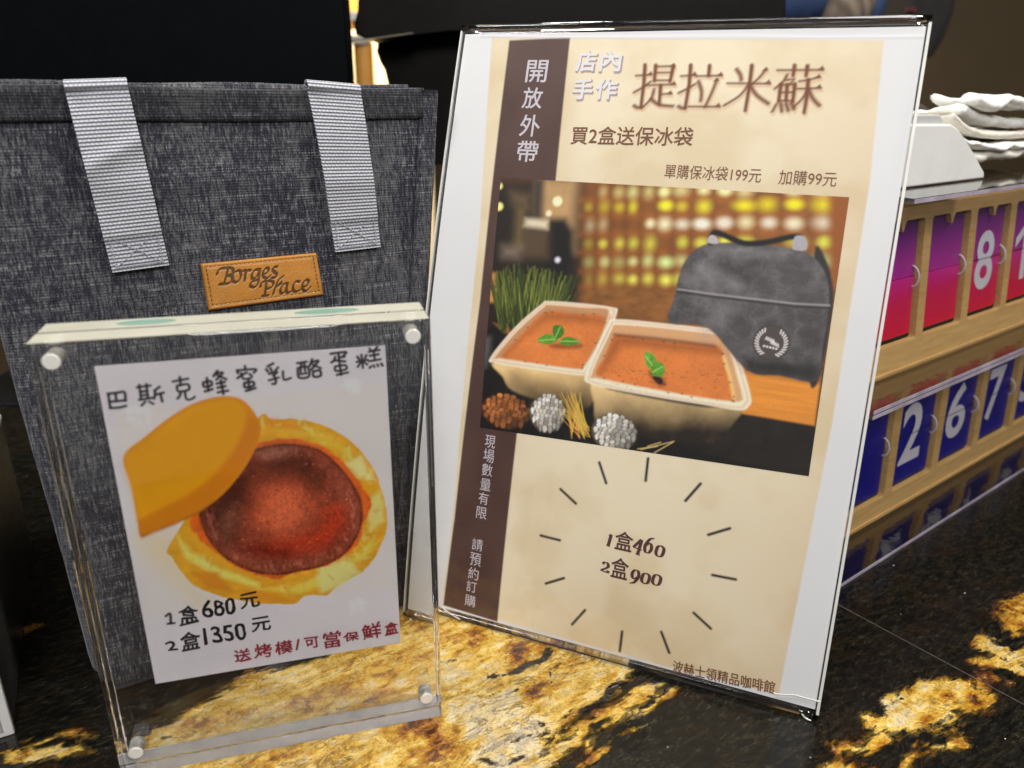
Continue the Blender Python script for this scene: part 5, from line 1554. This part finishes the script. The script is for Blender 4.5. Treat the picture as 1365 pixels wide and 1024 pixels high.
    for dx, dy, L in ((-.34, .22, .5), (-.02, .02, .44)):      # two tiny script words, then four small characters
        pts = [(cx + (dx + L * t / 8) * rx, cy + (dy + (.09 if t % 2 else -.07) - .02 * t) * rx) for t in range(9)]
        pr.stroke(spline(pts, 4, False), .42, (204, 198, 200), soft=.25)
    for k in range(5):
        x = cx + (-.36 + k * .17) * rx
        pr.blob(x, cy - (.24 + .02 * k) * rx, .45, .45, (206, 200, 202), soft=.35)
    # pine cones and wheat
    def cone(x, y, rx_, ry_, c, lo):
        r2 = random.Random(int(x))
        p = grid_px(x, y)
        q = grid_px(x + rx_, y); w = grid_px(x, y + ry_)
        A_ = abs(q[0] - p[0]); B_ = abs(w[1] - p[1])
        pr.blob(p[0], p[1], A_, B_, lo, soft=.8)
        for row in range(9):
            f = 0.9 - row * .225
            half = math.sqrt(max(0, 1 - f * f))
            m_ = max(2, int(8.5 * half))
            for k in range(m_):
                g = (k + .5 + (row % 2) * .5) / m_ * 2 - 1
                sh_ = (1.02 - .30 * (g * .6 + .8 * (-f) * .5 + .2)) * r2.uniform(.72, 1.08)
                x_, y_ = p[0] + g * half * A_ * .93 + r2.uniform(-.3, .3), p[1] + f * B_ * .93 + r2.uniform(-.25, .25)
                w_, h_ = A_ * .155 * (1 - .35 * abs(g)), B_ * .15
                shape = [(-1, .35), (-.55, 1), (.5, 1.05), (1, .3), (.45, -.75), (0, -1.15), (-.5, -.7)]
                jit = [(x_ + w_ * a_ * r2.uniform(.85, 1.2), y_ + h_ * b_ * r2.uniform(.85, 1.2)) for a_, b_ in shape]
                pr.fill([(q_[0] + (q_[0] - x_) * .28, q_[1] + (q_[1] - y_) * .28 - .1) for q_ in jit], tuple(int(v * .30) for v in c), soft=.4, alpha=.8)
                pr.fill(jit, tuple(int(max(0, min(246, v * sh_))) for v in c), soft=.4)
                pr.stroke([jit[1], jit[2]], .3, tuple(int(min(250, v * sh_ * 1.18)) for v in c), soft=.3, alpha=.6)
    cone(168, 724, 76, 52, (176, 104, 52), (84, 44, 20))
    cone(296, 730, 54, 58, (206, 196, 188), (110, 92, 80))
    cone(498, 788, 70, 56, (204, 196, 188), (104, 88, 76))
    for _ in range(46):
        a = grid_px(rr.uniform(370, 425), rr.uniform(770, 808)); b = grid_px(rr.uniform(330, 400), rr.uniform(660, 740))
        pr.stroke([a, b], .5, (int(rr.uniform(170, 230)), int(rr.uniform(140, 180)), 70), soft=.3, alpha=.85, taper=(1, .3))
    for a, b in (((580, 840), (680, 815)), ((600, 830), (640, 818)), ((620, 850), (676, 818)), ((570, 838), (630, 830))):
        pr.stroke([grid_px(*a), grid_px(*b)], .4, (200, 170, 110), soft=.3)
    lum = pr.C.mean(-1, keepdims=True)
    pr.C = np.clip(pr.C * (np.clip(lum, .01, 1) / .24) ** .26, .002, .92)
    # fine print grain
    pr.C *= (1 + .10 * (vnoise(U / .45, V / .45, 7) - .5))[..., None]
    # trim to the picture's edges by laying the sheet out between its own corners
    A_, B_, C_, D_ = [np.array(p) for p in R]
    nu, nv = 540, 420
    S_, T_ = np.meshgrid(np.linspace(0, 1, nu), np.linspace(0, 1, nv))
    X = A_[0] * (1 - S_) * (1 - T_) + B_[0] * S_ * (1 - T_) + C_[0] * S_ * T_ + D_[0] * (1 - S_) * T_
    Y = A_[1] * (1 - S_) * (1 - T_) + B_[1] * S_ * (1 - T_) + C_[1] * S_ * T_ + D_[1] * (1 - S_) * T_
    fi = np.clip((X - pr.u[0]) / (pr.u[1] - pr.u[0]), 0, pr.nu - 1.001)
    fj = np.clip((Y - pr.v[0]) / (pr.v[1] - pr.v[0]), 0, pr.nv - 1.001)
    i, j = fi.astype(int), fj.astype(int)
    a, b = (fi - i)[..., None], (fj - j)[..., None]
    Cc = (pr.C[j, i] * (1 - a) + pr.C[j, i + 1] * a) * (1 - b) + (pr.C[j + 1, i] * (1 - a) + pr.C[j + 1, i + 1] * a) * b
    co = np.stack(pos(X.ravel(), Y.ravel(), .12), 1) * MM
    idx = np.arange(nu * nv).reshape(nv, nu)
    q = np.stack([idx[1:, :-1], idx[1:, 1:], idx[:-1, 1:], idx[:-1, :-1]], -1).reshape(-1, 4)
    grid_mesh('dessert_photo', co, q, {'ink': Cc.reshape(-1, 3)}, M_PRINT, po_)

# the photograph's own layout grid (a projective map from its draft, in draft units, to mm on the poster)
_src = [(100, 50), (1200, 50), (1200, 900), (100, 900)]
_dst = [(23.44,227.55),(193.13,236.78),(210.68,116.83),(41,85.14)]
_A, _b = [], []
for (x, y), (u, v) in zip(_src, _dst):
    _A += [[x, y, 1, 0, 0, 0, -u * x, -u * y], [0, 0, 0, x, y, 1, -v * x, -v * y]]
    _b += [u, v]
_H = np.append(np.linalg.solve(np.array(_A, float), np.array(_b, float)), 1).reshape(3, 3)
def grid_px(x, y):
    p = _H @ np.array([x, y, 1.0])
    return p[0] / p[2], p[1] / p[2]
class _PX(dict):
    def __missing__(s, k): return grid_px(*k)
pos_px = _PX()
poster_photo()

# ------------------------------------------------------------------ flip counters in clear cases
BLOC, BYAW = (200.0, 381.0, 0.0), .6483
def wood(name='pale_ply_wood'):
    t = NT(name)
    o = t.obj()
    n = t.noise(t.map(o, (3, 30, 30)), 12, 6, .6, .4).outputs['Fac']
    f = t.noise(t.map(o, (8, 160, 160)), 9, 3, .6).outputs['Fac']
    c = t.ramp(n, [(.3, (.50, .31, .105)), (.7, (.64, .42, .16))]).outputs['Color']
    c = t.mix(.16, c, t.ramp(f, [(.35, (.6, .55, .45)), (.6, (1, 1, 1))]).outputs['Color'], 'MULTIPLY')
    t.link(c, t.b.inputs['Base Color'])
    t.set(Roughness=.5)
    t.link(t.bump(f, .1, .0003), t.b.inputs['Normal'])
    return t.m
M_WOOD = wood()

def tile_mat(name, zmid, zlo, zhi, cols):
    t = NT(name)
    sep = t.new('ShaderNodeSeparateXYZ')
    t.link(t.obj(), sep.inputs[0])
    f = t.math('DIVIDE', t.math('SUBTRACT', sep.outputs['Z'], zlo * MM), (zhi - zlo) * MM, True)
    c = t.ramp(f, cols).outputs['Color']
    n = t.noise(t.obj(), 300, 3, .6).outputs['Fac']
    c = t.mix(.15, c, t.ramp(n, [(.3, (.7, .7, .7)), (.7, (1, 1, 1))]).outputs['Color'], 'MULTIPLY')
    t.link(c, t.b.inputs['Base Color'])
    t.set(Roughness=.35)
    return t.m

def wood_face(outer, holes, thick):
    """a board with round-cornered openings, each with a small pointed tooth at the top; returns (verts, faces) in s, depth, z"""
    cu = bpy.data.curves.new('board', 'CURVE')
    cu.dimensions = '2D'
    cu.fill_mode = 'BOTH'
    cu.extrude = thick / 2
    def add(pts):
        sp = cu.splines.new('POLY')
        sp.points.add(len(pts) - 1)
        for p, (x, y) in zip(sp.points, pts):
            p.co = (x, y, 0, 1)
        sp.use_cyclic_u = True
    add(outer)
    for s0, s1, z0, z1 in holes:
        r = 2.6
        pts = []
        for cx, cz, a0 in ((s1 - r, z1 - r, 0), (s0 + r, z1 - r, 90), (s0 + r, z0 + r, 180), (s1 - r, z0 + r, 270)):
            if a0 == 90:
                mid = (s0 + s1) / 2
                pts += [(mid + 4.2, z1), (mid + 2.6, z1 - 1.2), (mid + .5, z1 - 6.2), (mid - .5, z1 - 6.2), (mid - 2.6, z1 - 1.2), (mid - 4.2, z1)]
            for k in range(6):
                q = math.radians(a0 + 18 * k)
                pts.append((cx + r * math.cos(q), cz + r * math.sin(q)))
        add(pts)
    o = bpy.data.objects.new('board', cu)
    COL.objects.link(o)
    dg = bpy.context.evaluated_depsgraph_get(); dg.update()
    me = bpy.data.meshes.new_from_object(o.evaluated_get(dg))
    v = [(x.co.x, -x.co.z + thick / 2, x.co.y) for x in me.vertices]
    f = [tuple(p.vertices) for p in me.polygons]
    bpy.data.objects.remove(o, do_unlink=True); bpy.data.curves.remove(cu); bpy.data.meshes.remove(me)
    return v, f

M_DIGIT = plain('white_digit', (.66, .65, .68), .4, var=.03)
M_RING = plain('pale_ring_plastic', (.60, .58, .60), .3, var=.05)
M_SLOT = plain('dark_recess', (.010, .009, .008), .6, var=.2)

def counter(label, lean, zref, d, zlo, zhi, holes, tile_z0, hinge, mat, digits):
    c = thing('flip_counter', label, 'flip counter', (BLOC[0], BLOC[1], BLOC[2]), BYAW, 'wooden flip counters')
    L = lambda s, w, z: (s, d + w + lean * (z - zref), z)
    s0, s1 = -8, 342
    v, f = wood_face([(s0, zlo), (s1, zlo), (s1, zhi), (s0, zhi)], holes, 4.0)
    mesh_obj('wood_front', [L(*p) for p in v], f, M_WOOD, c)
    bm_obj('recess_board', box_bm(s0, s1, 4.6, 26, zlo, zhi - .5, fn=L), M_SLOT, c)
    bm_obj('wood_top', box_bm(s0, s1, 4.05, 28, zhi - .4, zhi + 2.4, fn=L), M_WOOD, c)
    bm_obj('base_board', box_bm(s0, s1, -1, 28, zlo - 2.2, zlo - .05, fn=L), M_WOOD, c)
    for (a, b, z0, z1), dg_ in zip(holes, digits):
        up_ = bm_obj('flip_tile', box_bm(a - 1.5, b - 2.2, 3.0, 4.2, hinge + .25, z1 + 2, fn=L), mat, c)
        lo_ = bm_obj('flip_tile', box_bm(a - 1.5, b - 2.2, 2.6, 4.0, tile_z0, hinge - .25, .5, 2, fn=L), mat, c)
        bm = tube_bm([L(b - 4.2, 3.4 - 4.6 * math.sin(math.radians(q)), hinge + 6.2 * math.cos(math.radians(q))) for q in range(0, 181, 15)], .62, 8)
        bm_obj('hinge_ring', bm, M_RING, c, smooth=True)
        if dg_:
            ch, da, db, dz0, dz1 = dg_
            if ch == '1':
                vv = np.array([(.62, 0), (.98, 0), (.98, 1), (.66, 1), (0, .76), (0, .60), (.62, .80)])
                ff = [tuple(range(7))]
            else:
                vv, ff = text_shape(ch, .022)
            lo, hi = vv.min(0), vv.max(0)
            P3 = []
            for x in vv:
                s = da + (x[0] - lo[0]) / (hi[0] - lo[0]) * (db - da)
                z = dz0 + (x[1] - lo[1]) / (hi[1] - lo[1]) * (dz1 - dz0)
                P3.append(L(s, 2.45, z))
            mesh_obj('digit', P3, ff, M_DIGIT, c)
            bm_obj('tile_split', box_bm(a - 1.4, b - 2.3, 2.3, 2.42, hinge - .22, hinge + .22, fn=L), M_SLOT, c)
    return c

UPH = [(28.6 + 58.5 * k, 78.1 + 58.5 * k, 127.6, 199.5) for k in range(5)]
LOH = [(27 + 62.7 * k, 80 + 62.7 * k, 17.0, 92.0) for k in range(5)]
M_PINK = tile_mat('purple_to_pink_tile', 165, 131, 199, [(0, (.66, .010, .040)), (.30, (.64, .012, .085)), (.48, (.60, .015, .23)), (.53, (.40, .018, .27)), (.8, (.22, .018, .22)), (1, (.10, .016, .18))])
M_BLUE = tile_mat('navy_blue_tile', 53, 18, 92, [(0, (.008, .007, .22)), (.6, (.010, .009, .22)), (1, (.014, .011, .15))])
counter('wooden flip counter with purple to pink tiles reading 81, on the upper tier', .11, 127.6, 27.2, 112.0, 206.8, UPH, 130.6, 165.2, M_PINK,
        [None, None, ('8', 155.5, 181.5, 144.5, 183.5), ('1', 215.0, 235.0, 143.5, 183.0), None])
counter('wooden flip counter with navy blue tiles reading 267, under the upper tier', .057, 17.0, 27.2, 5.0, 101.0, LOH, 19.5, 53.0, M_BLUE,
        [None, ('2', 98.0, 126.0, 32.5, 75.5), ('6', 161.5, 190.5, 33.0, 75.0), ('7', 224.0, 251.5, 32.5, 74.5), ('5', 287.0, 314.0, 33.0, 75.0)])

def case(label, z0, z1):
    c = thing('display_case', label, 'display case', BLOC, BYAW, 'clear cases over the counters')
    s0, s1, D = -12, 348, 110
    bm_obj('front_panel', box_bm(s0, s1, 0, 2.4, z0 + 2.6, z1 - 2.6), M_CASE, c)
    bm_obj('top_panel', box_bm(s0, s1, 0, D, z1 - 2.5, z1, .3, 1), M_CASET, c)
    bm_obj('base_panel', box_bm(s0, s1, 0, D, z0, z0 + 2.5, .3, 1), M_BASE, c)
    bm_obj('lit_front_edge', box_bm(s0, s1, -.35, -.05, z1 - 2.3, z1 - .2), M_CASEE, c)
    bm_obj('lit_front_edge', box_bm(s0, s1, -.35, -.05, z0 + .2, z0 + 2.3), M_CASEE, c)
M_CASET = clear_sheet('clear_case_shelf', tint=(.90, .89, .91), facing=1.3, base=.22)
M_CASEE = plain('lilac_lit_acrylic_edge', (.40, .35, .43), .16, spec=.8, var=.35, vscale=45)  # pale highlights along the case edges, put into the strips' colour
M_BASE = clear_sheet('glossy_case_base', tint=(.85, .84, .86), rough=.02, wav=.12, ws=60, facing=1.0, base=.15)
case('clear acrylic case around the purple flip counter, stacked on the other case', 108.4, 220.2)
case('clear acrylic case around the blue flip counter, standing on the granite', .1, 107.9)

# ------------------------------------------------------------------ things standing on the upper case
def on_case():
    dsp = thing('napkin_dispenser', 'white rounded dispenser standing on the clear case behind the poster edge', 'dispenser', (BLOC[0], BLOC[1], 220.4), BYAW)
    prof = [(-8, .1), (117.2, .1), (115.5, 4), (106.6, 8.5), (98, 14), (87, 20), (78, 25), (69.7, 29.5), (62, 31.5), (-8, 32.5)]
    bm_obj('body', prism_bm(prof, 24, 74, 1.2), M_WHITEP, dsp)
    prof = [(-8, 31.9), (61, 31.2), (54.3, 36.2), (-8, 36.6)]
    bm_obj('lid', prism_bm(prof, 27, 74, .8), plain('grey_white_plastic', (.46, .46, .46), .4, var=.04), dsp)
    M_NAP = plain('soft_white_napkin', (.82, .81, .76), .9, var=.06, vscale=200)
    M_NAP2 = plain('soft_grey_napkin', (.66, .63, .56), .9, var=.08, vscale=200)
    specs = [   # label, [(s, z)...] front profile, thickness, depth range, material
        ('folded cream napkin at the bottom of the napkin pile on the clear case', [(118, 2.0), (140, 4), (180, 5), (260, 6)], 7.5, (46, 100), M_NAP2),
        ('folded napkin with a drooping left corner, second from the bottom of the pile', [(106, 24), (114, 21.5), (128, 18), (150, 14), (190, 12), (260, 12)], 5.2, (44, 92), M_NAP),
        ('greyish folded napkin in the middle of the pile, raised towards the left', [(116, 31), (126, 27), (140, 23), (165, 20), (200, 18), (260, 18)], 5.6, (48, 86), M_NAP2),
        ('folded white napkin just under the top one of the pile', [(128, 34), (140, 32.5), (160, 29), (190, 26), (260, 25)], 5.8, (50, 82), M_NAP),
        ('bright white napkin lying on top of the pile, curled at its left end', [(137, 40), (142, 39), (160, 36), (175, 38), (180, 41), (200, 39), (260, 36)], 6.5, (44, 74), M_NAP),
    ]
    for lab, pts, th, (y0, y1), mt in specs:
        up_ = np.array(spline(pts, 8, False))
        NS, NY = 70, 26
        sd = pts[0][0] * 1.7 + pts[0][1]
        V3, F_ = [], []
        for layer in (0, 1):
            for j in range(NY + 1):
                for i in range(NS + 1):
                    q = i / NS
                    yy = y0 + (y1 - y0) * j / NY
                    sx = up_[0, 0] + (up_[-1, 0] - up_[0, 0]) * q
                    zb = float(np.interp(sx, up_[:, 0], up_[:, 1]))
                    ed = min(q * 26, (1 - q) * 26, j / NY * 9, (1 - j / NY) * 9, 1.0)
                    n_ = float(fbm(np.array(sx / 17. + sd), np.array(yy / 15.), 3, 3)) - .5
                    n2 = float(fbm(np.array(sx / 6. + sd), np.array(yy / 9.), 8, 2)) - .5
                    half = th * .47 * (.25 + .75 * math.sqrt(max(ed, 0)))
                    z = zb + th / 2 + n_ * 3.6 + n2 * .9 + (half if layer else -half) + (1.6 * math.sin(yy / 7. + sd) * (1 - q) if layer else 0)
                    wob_ = 6 * (float(fbm(np.array(yy / 14. + sd), np.array(1.), 5, 2)) - .5) * (1 - q)
                    V3.append((sx + wob_, yy + 3 * n_, max(z, .15 + .1 * layer)))
        n1 = (NS + 1) * (NY + 1)
        ix = lambda l, i, j: l * n1 + j * (NS + 1) + i
        for j in range(NY):
            for i in range(NS):
                F_.append((ix(1, i, j), ix(1, i + 1, j), ix(1, i + 1, j + 1), ix(1, i, j + 1)))
                F_.append((ix(0, i, j), ix(0, i, j + 1), ix(0, i + 1, j + 1), ix(0, i + 1, j)))
        for i in range(NS):
            F_.append((ix(0, i, 0), ix(0, i + 1, 0), ix(1, i + 1, 0), ix(1, i, 0)))
            F_.append((ix(0, i, NY), ix(1, i, NY), ix(1, i + 1, NY), ix(0, i + 1, NY)))
        for j in range(NY):
            F_.append((ix(0, 0, j), ix(1, 0, j), ix(1, 0, j + 1), ix(0, 0, j + 1)))
            F_.append((ix(0, NS, j), ix(0, NS, j + 1), ix(1, NS, j + 1), ix(1, NS, j)))
        o = mesh_obj('napkin', V3, F_, mt, None, smooth=True, loc=(BLOC[0], BLOC[1], 220.4), rz=BYAW)
        tag(o, lab, 'napkin', 'pile of folded napkins')

on_case()

# ------------------------------------------------------------------ grey box at the left edge
lb = thing('grey_box', 'dark grey box with a white front edge at the left end of the counter', 'box', (-217.5, 260.5, 0), 0.49)
bm_obj('body', box_bm(-120, -.3, 2.6, 172, .1, 84, .6, 2), plain('dark_grey_panel', (.030, .030, .029), .35, var=.12), lb)
bm_obj('front_rim', box_bm(-120, .4, -.6, 2.4, .1, 86, .5, 2), plain('pale_grey_edge', (.70, .70, .69), .45, var=.05), lb)
bm_obj('front_face', box_bm(-118, -3.4, -1.2, -.7, 3, 83), plain('mid_grey_face', (.34, .34, .335), .5, var=.05), lb)
bm_obj('top_rim', box_bm(-120, .2, 2.7, 172, 84.1, 87, .5, 2), plain('white_top_edge', (.55, .55, .53), .45, var=.05), lb)

# ------------------------------------------------------------------ behind the counter
mon = thing('monitor', 'large black screen standing close behind the fabric bag', 'monitor', (-390, 640, 0), 0)
bm_obj('screen', box_bm(-330, 260.5, 0, 26, 60, 470, 2, 2), plain('black_screen', (.0015, .002, .0025), .6, var=.1, spec=.05), mon)
bm_obj('stand', box_bm(-60, 60, 30, 60, 2.2, 120, 3, 2), M_BLACK, mon)
bm_obj('foot', box_bm(-110, 110, -10, 110, .1, 2.1, .5, 1), M_BLACK, mon)

M_MACH = plain('dark_machine_metal', (.004, .0033, .0026), .5, var=.3, spec=.12)
mc = thing('coffee_machine', 'large dark appliance standing behind the sign holder, right of the bright gap', 'appliance', (0, 760, 0), 0)
low = [(-125.15,305.31),(-126.52,298.16),(-123.45,289.9),(-119.3,282.51),(-115.23,272.72),(-114.38,258.02),(-108.7,199.06),(-28.97,199.88),(96.79,201.17),(90.13,315.74),(20.94,312.35),(-88.18,309.94),(-124.12,305.95)]
low = [(x, max(z, 4) - 0) for x, z in low]
bm_obj('lower_body', prism_bm(low, 0, 160, 2), M_MACH, mc)
upb = [(-132.54,341.17),(-135.66,329.67),(-139.75,318.91),(-138.75,310.8),(-131.02,307.07),(-104.09,309.15),(-58.33,314.3),(20.82,317.77),(232.61,323.41),(226.16,372.23),(-130.47,368.87)]
bm_obj('upper_body', prism_bm(upb, -30, 150, 2), M_MACH, mc)
bm_obj('leg', box_bm(-40, 150, 20, 150, .1, 20), M_BLACK, mc)
bm_obj('rear_column', box_bm(-20, 240, 100, 148, 4, 330), M_MACH, mc)
tr_ = [(-151.59,304.14),(-151.53,305.05),(-123.06,307.15),(-88.12,311.75),(-88.14,311.02),(-123.12,306.05)]
bm_obj('drip_tray', prism_bm(tr_, -40, -31, 0), plain('pale_metal_tray', (.35, .30, .22), .3, .6), mc)

# bright corner far behind, seen through the gap
M_CREAM = plain('cream_panel', (.72, .58, .36), .6, var=.08, vscale=8)
cp = bm_obj('cream_panel', box_bm(-520, -170, 0, 20, -950, 700), M_CREAM, None, loc=(-60, 2250, 0))
tag(cp, 'brightly lit cream wall panel seen through the gap right of the black screen', 'wall panel')
M_HONEY = plain('honey_wood', (.55, .26, .045), .4, var=.15, vscale=20)
pp = [(-348.15,277.1),(-341.58,359.44),(-303.86,359.81),(-306.88,277.5)]
z0p, z1p = min(p[1] for p in pp) - 250, max(p[1] for p in pp)
xa, xb = pp[0][0], pp[3][0]
post = bm_obj('wooden_post', cyl_bm(((xa + xb) / 2, 1800, -950), ((xa + xb) / 2, 1800, z1p), (xb - xa) / 2, n=32), M_HONEY, None, smooth=True)
post.modifiers.new('edge', 'EDGE_SPLIT')
tag(post, 'honey coloured wooden post in the bright gap behind the bag', 'post')
dd = [(-363.17,354.96),(-362.09,370.93),(-313.28,371.41),(-311.33,356.54)]
dish = bm_obj('white_dish', cyl_bm(((dd[0][0] + dd[2][0]) / 2, 1790, dd[0][1] + .5), ((dd[0][0] + dd[2][0]) / 2, 1790, dd[1][1]), 26, (dd[2][0] - dd[0][0]) / 2 + 10, n=40), M_WHITEP, None, smooth=False)
tag(dish, 'blurred white dish sitting on top of the honey wooden post', 'dish')
uu = [(-383.43,459.22),(-329.51,464.11),(-335.91,437.7),(-346.22,408.72),(-350.9,392.53),(-385.66,390.39)]
ub = bm_obj('wooden_chair_back', prism_bm(uu, 0, 30, 2), M_HONEY, None, loc=(0, 1900, 0))
tag(ub, 'blurred orange wooden chair back at the top of the bright gap', 'chair back')
wn = [(-371.76,426.76),(-348.81,424.79),(-350.98,409.35),(-359.66,407.06),(-372.86,410.24)]
wo = bm_obj('grey_cushion', prism_bm(wn, 0, 15, 1), plain('grey_cushion_cloth', (.09, .10, .12), .8, var=.2), None, loc=(0, 1882, 0))
tag(wo, 'blurred slate grey cushion against the orange wooden chair back', 'cushion')

# top right, far out of focus
db = [(679.32,437.91),(690.04,398.61),(708.15,394.51),(721.3,376.02),(738.22,323.66),(752.4,332.66),(765.39,362),(773.55,405.09),(770.94,438.78)]
o = bm_obj('dark_bag', prism_bm(db, 0, 120, 12), plain('black_cloth', (.010, .009, .009), .8, var=.3), None, smooth=False, loc=(0, 1500, 0))
tag(o, "out of focus black bag with a curved edge behind the poster's top right corner", 'bag')
rd = [(680.15,407.93),(697.72,406.98),(697.59,401.36),(681.85,402.34)]
o = bm_obj('red_tag', prism_bm(rd, 0, 8, 1), plain('dark_red_cloth', (.10, .008, .010), .7), None, loc=(0, 1486, 0))
tag(o, 'small dark red tag on the out of focus black bag', 'tag')
bl = thing('rolled_cloth', 'blurred blue and beige ribbed cloth roll above the top edge of the poster', 'cloth', (0, 1400, 0), 0)
q = [(384.01,416.28),(495.09,404.23),(559.52,403.53),(593.28,394.62),(418.22,376.97)]
def roll(name, a, b, r, mat):
    pts = [(a[0] + (b[0] - a[0]) * t / 8, 0, a[1] + (b[1] - a[1]) * t / 8) for t in range(9)]
    bm_obj(name, tube_bm(pts, [r * (.75 + .25 * math.sin(math.pi * t / 8)) * (1 + .04 * (t % 2)) for t in range(9)], 20), mat, bl, smooth=True)
M_BLUEC = plain('blue_cloth', (.022, .045, .12), .8, var=.2)
zc = (q[0][1] + q[4][1]) / 2
cbp = [(97.1,170.3),(567.61,175.1)]
cab = bm_obj('dark_cabinet', box_bm(cbp[0][0], cbp[1][0], -60, 70, -950, zc - 44, 3, 1), plain('dark_cabinet_wood', (.016, .011, .007), .5, var=.2, vscale=10), None, loc=(0, 1400, 0))
tag(cab, 'tall dark cabinet behind the poster that carries the rolled blue and beige cloth', 'cabinet')
roll('blue_end', (q[0][0], zc + 12), (q[1][0] + 12, zc + 26), 52, M_BLUEC)
t_ = NT('beige_ribbed_cloth')
w_ = t_.new('ShaderNodeTexWave', bands_direction='DIAGONAL'); w_.inputs['Scale'].default_value = 22; w_.inputs['Distortion'].default_value = 2
t_.link(t_.obj(), w_.inputs['Vector'])
t_.link(t_.ramp(w_.outputs['Fac'], [(0, (.13, .10, .075)), (1, (.28, .225, .17))]).outputs['Color'], t_.b.inputs['Base Color'])
t_.set(Roughness=.85)
roll('beige_middle', (q[1][0], zc + 14), (q[2][0] + 10, zc + 12), 58, t_.m)
roll('blue_tip', (q[2][0], zc + 4), (q[3][0], zc - 2), 36, M_BLUEC)
# brown carton corner behind the dispenser
bc = [(315.72,259.35),(347.49,259.05),(370.73,245.27),(370.57,238.26),(319.67,237.75)]
o = bm_obj('brown_carton', prism_bm(bc, 0, 60, 1), plain('grey_brown_card', (.075, .055, .045), .7, var=.1), None, loc=(0, 700, 0))
tag(o, 'grey brown carton with a sloping edge just behind the white dispenser', 'carton')
rb = [(474.55,239.18),(514.49,239.58),(519.79,225.59),(477.5,225.16)]
o = bm_obj('red_brown_tray', box_bm(rb[0][0], rb[0][0] + 400, 0, 200, rb[2][1] - 4, rb[2][1] + 4, 1, 1), plain('red_brown_lacquer', (.075, .022, .008), .4, var=.15), None, loc=(0, 900, 0))
tag(o, 'red brown tray glimpsed between the white dispenser and the napkins', 'tray')
